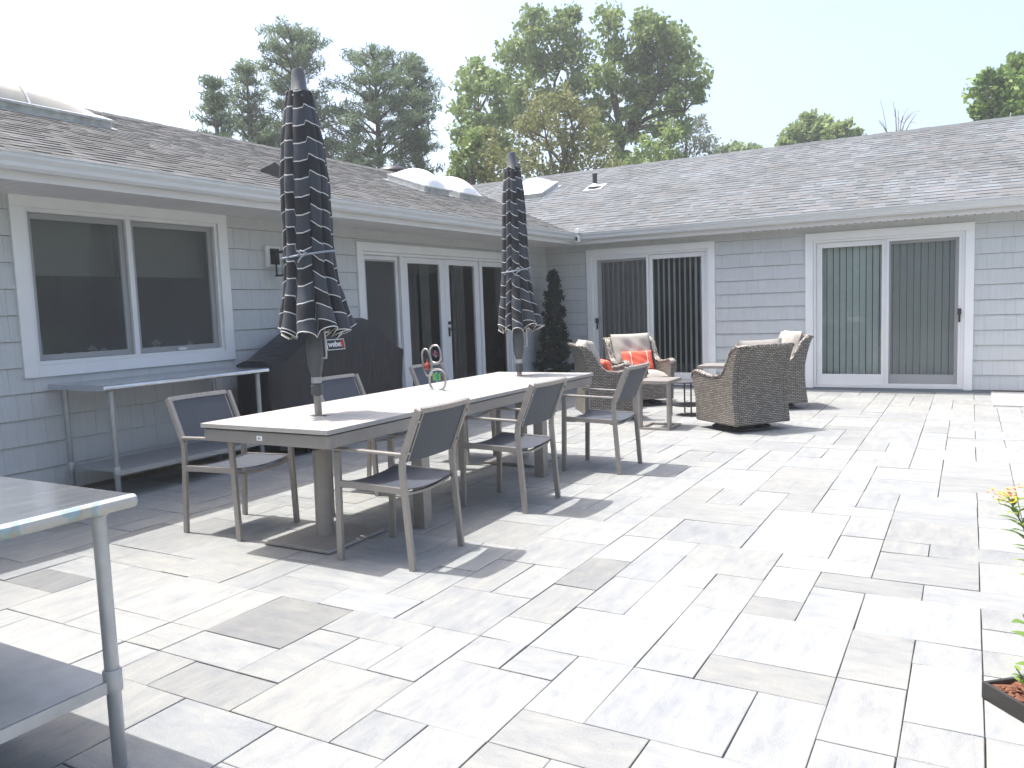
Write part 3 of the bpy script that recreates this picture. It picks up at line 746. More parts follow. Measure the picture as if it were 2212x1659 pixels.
part('shadow_gap', lambda m: (m.box((-TX+.02, -TY+.02, TH-.0315), (TX-.02, -TY+.035, TH-.0245)), m.box((-TX+.02, TY-.035, TH-.0315), (TX-.02, TY-.02, TH-.0245)), m.box((TX-.035, -TY+.036, TH-.0315), (TX-.02, TY-.036, TH-.0245)), m.box((-TX+.02, -TY+.036, TH-.0315), (-TX+.035, TY-.036, TH-.0245))), M['black'], dt)
for x in (-.385, .385):
    for y in (-.76, .78):
        part('leg', lambda m: m.box((x-.04, y-.04, 0), (x+.04, y+.04, TH-.099)), M['frame_taupe'], dt, bevel=.004)
part('name_plate', lambda m: (m.box((-.045, -TY+.0105, TH-.077), (-.005, -TY+.0125, TH-.052))), M['label_white'], dt)
part('plate_mark', lambda m: (m.box((-.032, -TY+.0088, TH-.069), (-.026, -TY+.0103, TH-.060)), m.box((-.024, -TY+.0088, TH-.069), (-.018, -TY+.0103, TH-.064))), M['grey_plastic'], dt)

# ------------------------------------------------------------------ dining chairs (front faces +x)
def make_chair(label, group):
    t = thing('dining_chair', label, 'chair', group=group)
    F = M['frame_taupe']; yo = .228
    for s in (-1, 1):
        y = s*yo
        part('front_leg', lambda m: m.bar((.232, y, 0), (.215, y, .583), .022, .036, (0, 1, 0)), F, t, bevel=.003)
        def f(m):
            pts = [(-.232, 0), (-.196, .50), (-.20, .56), (-.312, .818)]
            for (a, b), (c, d) in zip(pts[:-1], pts[1:]): m.bar((a, y, b), (c, y, d), .022, .034, (0, 1, 0))
        part('rear_leg', f, F, t, bevel=.003)
        part('armrest', lambda m: m.pts8([(-.205, y-.013, .578), (.25, y-.022, .592), (.25, y+.022, .592), (-.205, y+.013, .578), (-.205, y-.013, .594), (.25, y-.022, .607), (.25, y+.022, .607), (-.205, y+.013, .594)]), F, t, bevel=.004)
    def f(m):
        for s in (-1, 1): m.bar((-.205, s*(yo-.0), .402), (.222, s*(yo-.0), .415), .02, .034, (0, 1, 0))
        for k in range(8):
            a, b = -1+k/4, -1+(k+1)/4; yb = lambda q: q*(yo-.012); dz = lambda q: -.022*(1-q*q)
            m.bar((.19, yb(a), .395+dz(a)), (.19, yb(b), .395+dz(b)), .014, .026, (0, 0, 1))
            m.bar((-.17, yb(a), .385+dz(a)), (-.17, yb(b), .385+dz(b)), .014, .026, (0, 0, 1))
    part('seat_frame', f, F, t, bevel=.002)
    def f(m):
        n = 10; V = []; G = []
        for i in range(n+1):
            for j in range(n+1):
                u, v = i/n*2-1, j/n*2-1
                V.append((-.005+u*.20, v*(yo-.013), .418+.006*u-.018*(1-v*v)))
        m_ = len(V); V += [(a, b, c-.004) for a, b, c in V]
        for i in range(n):
            for j in range(n):
                q = [i*(n+1)+j, (i+1)*(n+1)+j, (i+1)*(n+1)+j+1, i*(n+1)+j+1]; G += [q, [k+m_ for k in q[::-1]]]
        m.add(V, G)
    part('seat_sling', f, M['sling'], t, smooth=True, fixn=False)
    def bk(v, z):  # curved back plane
        return (-.205-(z-.56)*.434-.022*(1-v*v), v*(yo-.012), z)
    def f(m):
        n = 10; V = []; G = []
        for i in range(n+1):
            for j in range(n+1):
                v = j/n*2-1; z = .545+.262*i/n; V.append(bk(v, z))
        m_ = len(V); V += [(a-.004, b, c) for a, b, c in V]
        for i in range(n):
            for j in range(n):
                q = [i*(n+1)+j, (i+1)*(n+1)+j, (i+1)*(n+1)+j+1, i*(n+1)+j+1]; G += [q, [k+m_ for k in q[::-1]]]
        m.add(V, G)
    part('back_sling', f, M['sling'], t, smooth=True, fixn=False)
    def f(m):
        for k in range(10):
            a, b = -1+k/5, -1+(k+1)/5; p, q = bk(a, .812), bk(b, .812)
            m.bar((p[0]-.006, p[1], p[2]), (q[0]-.006, q[1], q[2]), .018, .028, (1, 0, .45))
        for s in (-1, 1): m.bar(Vector(bk(s*.93, .55))+Vector((-.006, 0, 0)), Vector(bk(s*.93, .80))+Vector((-.006, 0, 0)), .010, .012, (0, 1, 0))
    part('back_rail', f, F, t, bevel=.002)
    for s in (-1, 1):
        for z in (.60, .76): part('screw', lambda m: m.tube([(-.214-(z-.56)*.434, s*yo, z), (-.228-(z-.56)*.434, s*yo, z-.005)], .0055, 8), M['chrome'], t)
    return t
GRP = 'sling dining chairs around the long table'
ch = make_chair('taupe sling armchair on the open side of the table, nearest the camera', GRP)
ch.location = (3.375, -8.405, 0); ch.rotation_euler = (0, 0, math.pi+.02)
dup(ch, (3.375, -7.21, 0), math.pi-.01, 'taupe sling armchair in the middle of the open side of the table', GRP)
dup(ch, (3.485, -5.93, 0), math.pi+.01, 'taupe sling armchair at the far end of the open side, before the metal side table', GRP)
dup(ch, (2.115, -8.375, 0), .0, 'taupe sling armchair at the near left corner of the table, beside the steel work table', GRP)
dup(ch, (2.16, -7.17, 0), -.01, 'taupe sling armchair on the wall side, in front of the black grill cover', GRP)
dup(ch, (2.16, -6.00, 0), .01, 'taupe sling armchair on the wall side, in front of the glass double door', GRP)

# ------------------------------------------------------------------ umbrellas
def umbrella(x, y, ztop, label, seed, prof, rot, side, blabel):
    r = random.Random(seed)
    b = thing('umbrella_base', blabel, 'umbrella base', (x, y, 0), group='square umbrella bases under the table')
    part('base_plate', lambda m: m.prism([(-.245, .006), (.245, .006), (.235, .02), (.06, .028), (-.06, .028), (-.235, .02)], 1, -.245, .245), M['stem'], b, bevel=.003)
    part('stem', lambda m: m.lathe([(.055, .026), (.052, .06), (.046, .52), (.030, .535)], n=24), M['frame_taupe'], b, smooth=True, auto=40)
    u = thing('patio_umbrella', label, 'umbrella', (x, y, 0), group='closed striped umbrellas')
    part('pole', lambda m: m.lathe([(.021, .50), (.021, ztop-.1)], n=18), M['stem'], u, smooth=True, auto=40)
    z0 = prof[-1][0]
    hz = z0-.03
    part('crank_housing', lambda m: m.lathe([(.03, hz+.06), (.04, hz+.03), (.047, hz-.06), (.044, hz-.15), (.034, hz-.20), (.028, hz-.215), (.028, hz-.27), (.034, hz-.275), (.032, hz-.33), (.0215, hz-.335)], n=22), M['grey_plastic'], u, smooth=True, auto=40)
    def f(m):
        m.tube([(.045, side*.01, hz-.12), (.075, side*.01, hz-.12), (.078, side*.01, hz-.10), (.072, side*.012, hz+.035), (.078, side*.01, hz+.045)], .006, 8)
        m.tube([(.075, side*.012, hz+.03), (.105, side*.015, hz+.033)], .011, 10)
    part('crank_handle', f, M['galv'], u, smooth=True, auto=50)
    part('collar_ring', lambda m: m.lathe([(.0295, hz-.262), (.030, hz-.255), (.030, hz-.235), (.0295, hz-.228)], n=20, cap=False), M['galv'], u, smooth=True)
    # canopy: pleated closed cloth
    nL = 10; nt_ = nL*14; zs = np.array([p[0] for p in prof]); rs = np.array([p[1] for p in prof])
    wl = [r.uniform(.75, 1.3) for _ in range(nL)]; cum = np.cumsum([0]+wl)/sum(wl)
    slp = [r.choice([-1, 1])*r.uniform(.4, 1.2) for _ in range(nL)]; amp = [r.uniform(.8, 1.15) for _ in range(nL)]; ph = [r.uniform(-.02, .02) for _ in range(nL)]
    V = []; UV = []; nz = 60
    zt, zb = prof[0][0], prof[-1][0]
    for i in range(nz+1):
        f_ = i/nz; z = zt+(zb-zt)*f_
        R0 = float(np.interp(-z, -zs, rs)); d = .14+.12*f_+.13*max(0, f_-.68)/.32
        if abs(z-prof[3][0]) < .05: d *= .6
        for j in range(nt_):
            a = j/nt_; k = min(int(np.searchsorted(cum, a, side='right'))-1, nL-1); q = (a-cum[k])/(cum[k+1]-cum[k])
            lobe = abs(math.sin(math.pi*q))**.55
            lean = 1+.14*max(0, f_-.7)/.3*math.cos(2*math.pi*a-rot)
            R = R0*(1-d*(1-lobe))*lean*(1+.04*(amp[k]-1)*5*f_)*(1+.015*math.sin(z*31+k*2.1))
            th = 2*math.pi*(a + ph[k]*math.sin(z*5+k)*.5)+.10*math.sin(z*3.1)*f_
            zz = z + (max(0, f_-.8)/.2)*(.045*lobe*amp[k]-.03 + .022*math.sin(k*2.3))
            V.append((R*math.cos(th), R*math.sin(th), zz))
            tri = 1-abs(2*q-1)
            UV.append((a*3, (zt-z)*1.0 + .012*(1-tri)*(.5+.8*f_) + (.012+.045*f_)*slp[k]*(q-.5) + .026*math.sin(k*3.7)*(.25+f_)))
    F = [[i*nt_+j, i*nt_+(j+1) % nt_, (i+1)*nt_+(j+1) % nt_, (i+1)*nt_+j] for i in range(nz) for j in range(nt_)]
    uvs = [[UV[q] for q in f_] for f_ in F]
    m = MB().add(V, F, None, uvs); cn = m.build('canopy', M['canopy'], u, smooth=True, fixn=False)
    hem = [Vector(V[nz*nt_+j]) for j in range(nt_)]
    MB().tube(hem, .0028, 5, closed=True).build('hem_piping', simple('white_piping', (.6, .6, .58), .6), cn, smooth=True)
    top = [(.015, zt+.13), (.030, zt+.125), (.036, zt+.10), (.044, zt+.015), (.058, zt+.0), (.062, zt-.012), (rs[0]*1.02, zt-.03), (rs[0]*.9, zt-.045)]
    part('finial', lambda m: m.lathe([(a, b) for a, b in top[::-1]], n=24), M['grey_plastic'], u, smooth=True, auto=45)
    # tie strap
    zt_ = prof[3][0]; Rt = prof[3][1]*1.02
    pts = [(Rt*math.cos(a)*(1+.015*math.sin(5*a)), Rt*math.sin(a)*(1+.015*math.sin(5*a)), zt_+.02*math.sin(a+.6)) for a in np.linspace(0, 2*math.pi, 40, endpoint=False)]
    def f(m):
        m.tube(pts, .006, 6, closed=True)
        m.tube([(.06, -Rt*.99, zt_-.01), (.09, -Rt*1.07, zt_+.012), (.115, -Rt*.92, zt_-.003), (.08, -Rt*1.0, zt_-.022), (.06, -Rt*1.05, zt_-.05)], .005, 6)
    part('tie_strap', f, simple('grey_strap', (.24, .27, .32), .7), u, smooth=True)
    return u
umbrella(2.785, -8.36, 2.64, 'tall closed navy umbrella with white stripes, standing through the near end of the table', 5,
         [(2.515, .072), (2.26, .118), (2.02, .140), (1.63, .142), (1.45, .16), (1.20, .215)], .0, 1, 'square taupe umbrella base under the near end of the table')
umbrella(2.735, -5.90, 2.56, 'tall closed navy umbrella with white stripes, standing through the far end of the table', 9,
         [(2.43, .068), (2.20, .095), (2.0, .104), (1.60, .116), (1.40, .142), (1.12, .20)], .8, 1, 'square taupe umbrella base under the far end of the table')

# ------------------------------------------------------------------ grill under its cover
gr = thing('covered_grill', 'large barbecue hidden under a black vinyl cover beside the double door', 'grill', (.42, -5.70, 0))
def f(m):
    # cross sections along y: (y, half depth, height, zbottom)
    secs = [(-.97, .20, .84), (-.955, .235, .90), (-.80, .255, .93), (-.62, .26, 1.03), (-.36, .255, 1.17), (-.22, .25, 1.235), (-.10, .24, 1.252), (.15, .24, 1.255), (.40, .245, 1.25), (.50, .25, 1.20), (.64, .26, 1.07), (.80, .26, .965), (.93, .25, .92), (.97, .22, .87)]
    V = []; F = []; n = 0; K = 0
    r = random.Random(2)
    for (y, hd, h) in secs:
        ring = []
        for k in range(25):
            q = k/24  # from front bottom up over to back bottom
            if q < .4: z = .10+(h-.16)*(q/.4); x = hd+.035*(1-q/.4)+.012*math.sin(y*17+z*3)*(1-q)
            elif q < .6:
                a = (q-.4)/.2*math.pi; x = hd*math.cos(a)*1.0; z = h-.06+.06*math.sin(a)**.7
            else: z = .10+(h-.16)*(1-(q-.6)/.4); x = -hd-.02*((q-.6)/.4)
            if q < .4 and abs(y) > .6: x -= .05*(1-abs((z-.5)/.5))
            ring.append((x, y, z))
        V += ring; K += 1
    for i in range(K-1):
        for k in range(24): F.append([i*25+k, i*25+k+1, (i+1)*25+k+1, (i+1)*25+k])
    F.append(list(range(25))); F.append([(K-1)*25+k for k in range(25)][::-1])
    V = [(x+(.012*math.sin(y*11+z*4)+.008*math.sin(y*23-z*7))*(1.25-z)*(1 if x > 0 else -1), y, z) for x, y, z in V]
    m.add(V, F)
cv = part('cover', f, M['grill_cover'], gr, smooth=True, auto=50)
for a in (-.16, .16):
    for b in (-.5, .5): part('leg', lambda m: m.lathe([(.035, 0), (.035, .08), (.02, .085), (.02, .16)], (a, b, 0), 12), M['black'], gr)
# logo badge
def text(body, size, name, mat, parent, mtx, ext=.0008):
    cu = bpy.data.curves.new(name, 'FONT'); cu.body = body; cu.size = size; cu.extrude = ext; cu.offset = .0016
    to = bpy.data.objects.new('tmp_text', cu); C.objects.link(to)
    dg = bpy.context.evaluated_depsgraph_get(); me = bpy.data.meshes.new_from_object(to.evaluated_get(dg)); me.name = name
    bpy.data.objects.remove(to); me.transform(mtx); me.materials.clear(); me.materials.append(mat)
    o = bpy.data.objects.new(name, me); C.objects.link(o); o.parent = parent; return o
BY, BZ = -.163, 1.0
tilt = Matrix.Translation((.268, BY, BZ)) @ Matrix.Rotation(rad(-10), 4, 'Y')
def bx(m, y0, y1, z0, z1, d0, d1):
    m.pts8([tilt @ Vector(q) for q in [(d0, y0, z0), (d1, y0, z0), (d1, y1, z0), (d0, y1, z0), (d0, y0, z1), (d1, y0, z1), (d1, y1, z1), (d0, y1, z1)]])
def f(m): bx(m, -.125, .125, -.052, .052, 0, .004)
lb = part('logo_badge', f, M['label_white'], gr)
part('badge_field', lambda m: bx(m, -.117, .117, -.045, .045, .0042, .006), M['label_black'], lb)
R3 = Matrix(((0, 0, 1, 0), (1, 0, 0, 0), (0, 1, 0, 0), (0, 0, 0, 1)))
text('weber', .078, 'badge_letters', M['label_white'], lb, tilt @ Matrix.Translation((.0068, -.108, -.020)) @ R3)
part('badge_emblem', lambda m: (bx(m, .070, .108, -.030, .036, .0062, .0078)), M['label_red'], lb)

# ------------------------------------------------------------------ wind chime style glass ornament holder on the table
od = thing('ornament_stand', 'pewter stand of three oval loops with hanging glass birds, on the dining table', 'ornament', (2.695, -7.07, .7225))
part('foot', lambda m: m.lathe([(.075, 0), (.078, .002), (.075, .005)], n=24), M['clear'], od)
def oval(cx, cz, a, b, tilt=0, n=32, p=2.6):
    out = []
    for k in range(n):
        t = 2*math.pi*k/n; c, s = math.cos(t), math.sin(t)
        x = a*math.copysign(abs(c)**(2/p), c); z = b*math.copysign(abs(s)**(2/p), s)
        x, z = x*math.cos(tilt)-z*math.sin(tilt), x*math.sin(tilt)+z*math.cos(tilt)
        out.append((cx+x, -.28*(x*0)+0, cz+z))
    return out
yy = .0
part('loop', lambda m: m.tube(oval(.022, .078, .070, .074), .008, 8, closed=True), M['chrome'], od, smooth=True)
part('loop', lambda m: m.tube([(x, y+.012, z) for x, y, z in oval(-.072, .20, .036, .098, .15)], .007, 8, closed=True), M['chrome'], od, smooth=True)
part('loop', lambda m: m.tube([(x, y-.008, z) for x, y, z in oval(.018, .262, .046, .062, .1)], .007, 8, closed=True), M['chrome'], od, smooth=True)
part('glass_ball', lambda m: (m.lathe([(.003, -.03), (.018, -.026), (.028, -.01), (.028, .004), (.016, .02), (.006, .03), (.005, .045), (.001, .05)], (-.068, .012, .175), 16), m.tube([(-.068, .012, .21), (-.068, .012, .285)], .001, 4)), M['redglass'], od, smooth=True)
def bird(cx, cz, s, c1, c2):
    b = part('glass_bird', lambda m: (m.lathe([(.001, -.03*s), (.010*s, -.015*s), (.012*s, .0), (.008*s, .014*s), (.009*s, .022*s), (.002*s, .032*s)], (cx, -.004, cz), 10), m.tube([(cx, -.004, cz+.02), (cx, -.004, cz+.05)], .0008, 4)), c1, od, smooth=True)
    def f(m):
        for sx in (-1, 1):
            for k in range(3):
                m.add([(cx, -.004, cz+.01*s), (cx+sx*.03*s, -.006, cz+(.03-.016*k)*s), (cx+sx*.022*s, -.004, cz+(.012-.016*k)*s), (cx, -.001, cz-.004*s)], [[0, 1, 2, 3]])
    part('wing', f, c2, b)
bird(.018, .262, .9, M['blueglass'], M['redglass']); bird(.02, .095, 1.25, M['greenglass'], M['lightgreen'])

# ------------------------------------------------------------------ wicker lounge chairs (front faces +x)
def pillow_mesh(m, w, h, t, fr, n=16, wr=.004, seed=0):
    "puffy cushion; fr maps (a,b,c) local to chair space"
    r = random.Random(seed); ph = [r.uniform(0, 6) for _ in range(4)]
    V = []; F = []; U = []
    for sgn in (1, -1):
        base = len(V)
        for i in range(n+1):
            for j in range(n+1):
                u, v = i/n*2-1, j/n*2-1
                e = max(0, (1-abs(u)**5)*(1-abs(v)**5))**.42
                pin = 1-.05*(1-abs(u))*0
                d = t/2*e + wr*math.sin(7*u+ph[0]+3*v)*e*math.cos(5*v+ph[1]) if sgn > 0 else -t/2*e
                V.append(fr(u*w/2*(1-.03*(1-v*v)), v*h/2*(1-.03*(1-u*u)), d)); U.append(((u+1)/2, (v+1)/2))
        for i in range(n):
            for j in range(n):
                q = [base+i*(n+1)+j, base+(i+1)*(n+1)+j, base+(i+1)*(n+1)+j+1, base+i*(n+1)+j+1]
                F.append(q if sgn > 0 else q[::-1])
    m.add(V, F, None, [[U[k] for k in f] for f in F])
def make_lounge(label, group):
    t = thing('wicker_armchair', label, 'armchair', group=group)
    Wk = M['wicker']; HY = .335
    side = [(.30, .075), (.315, .30), (.345, .42), (.365, .50), (.355, .548), (.32, .572), (.27, .572), (.16, .545), (.02, .532), (-.09, .545), (-.155, .59), (-.20, .67), (-.25, .76), (-.31, .82), (-.37, .838), (-.385, .815), (-.36, .76), (-.33, .66), (-.30, .52), (-.295, .40), (-.31, .25), (-.335, .075)]
    for s in (-1, 1):
        y0, y1 = (HY-.06, HY) if s > 0 else (-HY, -HY+.06)
        part('side_panel', lambda m: m.prism(side, 1, y0, y1), Wk, t, uvbox=True, bevel=.012)
        top = [(a, b) for a, b in side[3:16]]
        part('arm_braid', lambda m: (m.tube([(a, s*(HY-.008), b+.004) for a, b in top], .0165, 8), m.tube([(a, s*(HY-.052), b+.002) for a, b in top], .014, 8), m.tube([(a, s*(HY-.03), b+.008) for a, b in top], .016, 8)), M['braid'], t, smooth=True)
    bk = [(-.30, .52), (-.33, .66), (-.36, .76), (-.385, .815), (-.40, .835), (-.375, .85), (-.33, .842), (-.30, .80), (-.255, .70), (-.235, .55), (-.23, .30), (-.26, .10), (-.335, .075), (-.31, .25), (-.295, .40)]
    part('backrest', lambda m: m.prism(bk, 1, -HY+.058, HY-.058), Wk, t, uvbox=True, bevel=.01)
    part('back_braid', lambda m: m.tube([(-.385, -HY+.01, .838), (-.388, 0, .842), (-.385, HY-.01, .838)], .018, 8), M['braid'], t, smooth=True)
    part('front_panel', lambda m: (m.box((.24, -HY+.061, .085), (.30, HY-.061, .30)), m.box((-.25, -HY+.061, .09), (.238, HY-.061, .285))), Wk, t, uvbox=True, bevel=.01)
    # swivel base
    def f(m):
        R = .275; pts = [(R*math.cos(a), R*math.sin(a), .016) for a in np.linspace(0, 2*math.pi, 36, endpoint=False)]
        m.tube(pts, .014, 8, closed=True)
        for k in range(4):
            a = k*math.pi/2+.4; m.bar((R*math.cos(a), R*math.sin(a), .022), (.05*math.cos(a), .05*math.sin(a), .05), .03, .01, (0, 0, 1))
        m.lathe([(.09, .03), (.07, .075), (.14, .085)], n=16)
    part('swivel_base', f, M['dark_metal'], t, smooth=True, auto=40)
    part('seat_cushion', lambda m: pillow_mesh(m, .54, .53, .15, lambda a, b, c: (a+.03, b, .365+c), seed=1), M['cushion'], t, smooth=True)
    ang = rad(18)
    def fr(a, b, c): # back cushion: a along y, b up the back, c outwards
        bb = b; return (-.215+c*math.cos(ang)-bb*math.sin(ang), a, .675+bb*math.cos(ang)+c*math.sin(ang))
    part('back_cushion', lambda m: pillow_mesh(m, .54, .47, .17, fr, wr=.012, seed=2), M['cushion'], t, smooth=True)
    return t
G2 = 'wicker swivel armchairs in a circle'
wc = make_lounge('brown wicker swivel armchair with its woven back towards the camera, right of the group', G2)
wc.location = (4.02, -3.63, 0); wc.rotation_euler = (0, 0, rad(142))
dup(wc, (2.44, -3.30, 0), rad(36), 'brown wicker swivel armchair seen from its side, behind the far end of the dining table', G2)
dup(wc, (2.34, -2.05, 0), rad(-46), 'brown wicker swivel armchair facing the camera, in front of the left sliding door', G2)
dup(wc, (3.95, -1.98, 0), rad(212), 'brown wicker swivel armchair partly hidden behind another, in front of the right sliding door', G2)
def throw(loc, rz, label, w=.42, h=.26):
    a = rad(20)
    m = MB(); pillow_mesh(m, w, h, .11, lambda p, q, c: (c*math.cos(a)-q*math.sin(a), p, q*math.cos(a)+c*math.sin(a)), wr=.006, seed=4)
    o = m.build('throw_pillow', M['coral'], smooth=True); o.location = loc; o.rotation_euler = (0, 0, rz); tag(o, label, 'pillow', 'coral striped pillows on the wicker chairs')
def onchair(c, rz, dx, dy, z): return (c[0]+dx*math.cos(rz)-dy*math.sin(rz), c[1]+dx*math.sin(rz)+dy*math.cos(rz), z)
throw(onchair((2.34, -2.05), rad(-46), -.035, 0, .555), rad(-46), 'coral pillow with white stripes, fully visible on the armchair facing the camera')
throw(onchair((2.44, -3.30), rad(36), -.035, -.02, .545), rad(36), 'coral pillow peeking over the arm of the wicker chair behind the dining table')
throw(onchair((4.02, -3.63), rad(142), -.035, .03, .545), rad(142), 'coral pillow just showing beside the wicker chair that turns its back')

# ------------------------------------------------------------------ small tables
def ctable(x, y, label, rz=0, h=.505):
    t = thing('side_table', label, 'side table', (x, y, 0), rz, 'grey metal side tables')
    part('top', lambda m: m.box((-.17, -.21, h-.035), (.17, .21, h)), M['frame_taupe'], t, bevel=.004)
    for s in (-1, 1):
        part('leg', lambda m: m.box((s*.155-.014, -.20, .025), (s*.155+.014, -.12, h-.036)) , M['frame_taupe'], t, bevel=.003)
    part('foot_frame', lambda m: (m.box((-.17, -.20, 0), (-.13, .18, .024)), m.box((.13, -.20, 0), (.17, .18, .024)), m.box((-.129, -.20, 0), (.129, -.165, .024)), m.box((-.129, .145, 0), (.129, .18, .024))), M['frame_taupe'], t, bevel=.003)
    return t
ctable(3.235, -3.84, 'grey metal side table with open base, just behind the farthest chair of the dining table')
ctable(3.30, -1.95, 'grey metal side table at the back of the wicker group, before the left sliding door')
st = thing('round_side_table', 'low round dark side table with thin legs, in the middle of the wicker chairs', 'side table', (3.23, -2.87, 0))
part('top', lambda m: m.lathe([(.20, .375), (.205, .38), (.205, .392), (.2, .395)], n=28), M['grey_plastic'], st, smooth=True, auto=40)
for k in range(4):
    a = k*math.pi/2+.5; part('leg', lambda m: m.tube([(.185*math.cos(a), .185*math.sin(a), 0), (.185*math.cos(a), .185*math.sin(a), .376)], .009, 8), M['dark_metal'], st)
part('shelf', lambda m: m.lathe([(.178, .11), (.18, .115), (.178, .125)], n=28), M['dark_metal'], st, smooth=True, auto=40)

# ------------------------------------------------------------------ concrete pad at the right
o = MB().box((6.262, -1.40, -.02), (8.2, -.056, .022)).build('concrete_pad', M['concrete'], bevel=.006); o['kind'] = 'structure'
o = MB().box((6.255, -1.41, -.01), (6.261, -.056, .016)).build('pad_edging', M['flashing'], None); o['kind'] = 'structure'

# ------------------------------------------------------------------ foliage tools
def leaf_quads(cent, rad_, n, size, r_, flat=1., long=1.6, updir=None, tint0=.5, tvar=.5):
    c = np.repeat(cent, n, axis=0); rr = np.repeat(rad_, n)[:, None]
    k = len(c); d = r_.normal(size=(k, 3)); d /= np.linalg.norm(d, axis=1)[:, None]
    rho = r_.random((k, 1))**.45; pos = c + d*rho*rr*np.array([1, 1, flat])
    a = r_.normal(size=(k, 3)); a += d*.6
    if updir is not None: a = a*updir[0] + np.array([0, 0, updir[1]])
    a /= np.linalg.norm(a, axis=1)[:, None]
    b = np.cross(a, r_.normal(size=(k, 3))); b /= np.linalg.norm(b, axis=1)[:, None]
    s = size*(.6+.8*r_.random((k, 1)))
    A = a*s*long/2; B = b*s/2
    V = np.stack([pos-A, pos-B*.9+A*.1, pos+A, pos+B*.9+A*.1], 1).reshape(-1, 3)
    ct = np.repeat(r_.random(len(cent)), n)
    t = np.clip(tint0+tvar*(ct-.5)+.5*(r_.random(k)-.5), 0, 1)
    return V, t
def quad_mesh(name, V, t, mat, parent=None):
    n = len(V)//4; me = bpy.data.meshes.new(name)
    me.vertices.add(len(V)); me.vertices.foreach_set('co', V.astype(np.float32).ravel())
    me.loops.add(len(V)); me.loops.foreach_set('vertex_index', np.arange(len(V), dtype=np.int32))
    me.polygons.add(n); me.polygons.foreach_set('loop_start', np.arange(0, 4*n, 4, dtype=np.int32)); me.polygons.foreach_set('loop_total', np.full(n, 4, dtype=np.int32))
    ca = me.attributes.new('tint', 'FLOAT_COLOR', 'CORNER'); col = np.ones((4*n, 4), np.float32); col[:, :3] = np.repeat(t, 4)[:, None]; ca.data.foreach_set('color', col.ravel())
    me.update(); me.validate(); me.materials.append(mat)
    o = bpy.data.objects.new(name, me); C.objects.link(o)
    if parent: o.parent = parent
    return o
def branch(m, p, q, r0, r1, r_, sag=.12, n=6):
    p = np.array(p); q = np.array(q); L = np.linalg.norm(q-p); off = r_.normal(size=3)*L*sag*.5
    pts = [p+(q-p)*t+off*math.sin(math.pi*t)+np.array([0, 0, L*.08*math.sin(math.pi*t)]) for t in np.linspace(0, 1, n)]
    m.tube([tuple(x) for x in pts], list(np.linspace(r0, r1, n)), 6, cap=False); return pts
def pix(px, py, dist):
    d = fw + rt*((px-1106)/1733.32) - up*((py-829.5)/1733.32); k = dist/math.hypot(d.x, d.y)
    return np.array(CAMPOS + d*k)
def broadleaf(name, label, cat, base, D, blobs, forks, mat, seed, leaf=.13, dens=1., barkm=None, depth=1., group='trees behind the roof'):
    """base: (px, dist) of the trunk; blobs in the photograph's layout, each given its own depth; forks: limb nodes"""
    r_ = np.random.default_rng(seed); tm = MB()
    cb = pix(base[0], 560, D); g0 = np.array([cb[0], cb[1], 0.])
    root = thing(name, label, cat, tuple(g0), group=group)
    nodes = [g0*0]
    fk = []
    for (px, py, dd) in forks: fk.append(pix(px, py, D+dd)-g0)
    f0 = fk[0]; rt_ = .022*f0[2]*1.1
    branch(tm, (0, 0, 0), f0, rt_*1.15, rt_*.8, r_, .03)
    prev = f0
    for q in fk[1:]: 
        near = min([f0]+[x for x in fk[:fk.index(q) if False else 0]], key=lambda x: np.linalg.norm(x-q)) if False else f0
        branch(tm, near, q, rt_*.62, rt_*.28, r_, .10)
    cents = []; rads = []
    for (px, py, pr_) in blobs:
        wr = pr_/1733.*D; 
        for s in range(2):
            c = pix(px, py, D+r_.normal()*1.1*depth*(1 if s else .6)) - g0
            nb = min(fk, key=lambda x: np.linalg.norm((x-c)*np.array([1, 1, .7])) + (50 if x[2] > c[2] else 0))
            p = branch(tm, nb, c, rt_*.22, rt_*.05, r_, .14)
            ns = max(6, int(16*(wr/.8)**1.5))
            dd = r_.normal(size=(ns, 3)); dd /= np.linalg.norm(dd, axis=1)[:, None]
            sub = c + dd*(r_.random((ns, 1))**.5)*wr*.98
            for k in range(0, ns, 3): branch(tm, p[4], sub[k], rt_*.05, rt_*.015, r_, .1, 4)
            cents.append(sub); rads.append(np.full(ns, .36*wr+.14)*(.6+.8*r_.random(ns)))
    cents = np.concatenate(cents); rads = np.concatenate(rads)
    n = int(27*dens)
    V, t = leaf_quads(cents, rads, n, leaf, r_, .75)
    tm.build('trunk', barkm or M['bark'], root, smooth=True, fixn=False)
    quad_mesh('crown', V, t, mat, root)
    return root
broadleaf('oak_tree', 'tall broad oak crown left of the two big ones, behind where the two roofs meet', 'tree', (1235,), 34,
  [(1160,70,42),(1215,55,38),(1110,120,40),(1165,140,48),(1235,115,44),(1258,180,36),(1120,200,42),(1190,215,40),(1100,255,34),(1240,235,26),(1085,170,22),(1150,30,22),(1240,30,16),(1160,265,26)],
  [(1240,400,0),(1180,250,.5),(1225,230,-.5),(1130,290,.3),(1210,150,.5)], M['oak'], 21)
broadleaf('oak_tree', 'tall broad oak crown on the right of the two big ones, with dark forked trunk', 'tree', (1315,), 33,
  [(1315,45,30),(1328,100,36),(1308,165,34),(1300,235,32),(1410,55,36),(1445,95,44),(1385,125,40),(1475,125,34),(1495,175,34),(1440,180,40),(1370,200,40),(1322,295,28),(1425,268,30),(1370,290,22),(1512,205,18),(1460,240,26),(1340,340,20),(1400,220,26),(1290,290,20),(1385,70,26),(1360,150,26),(1410,170,26),(1460,205,24),(1360,240,22),(1440,60,22),(1275,250,22),(1470,280,24)],
  [(1345,300,0),(1330,200,.5),(1420,200,-.4),(1480,240,.5),(1400,130,.5),(1315,110,0)], M['oak'], 22)
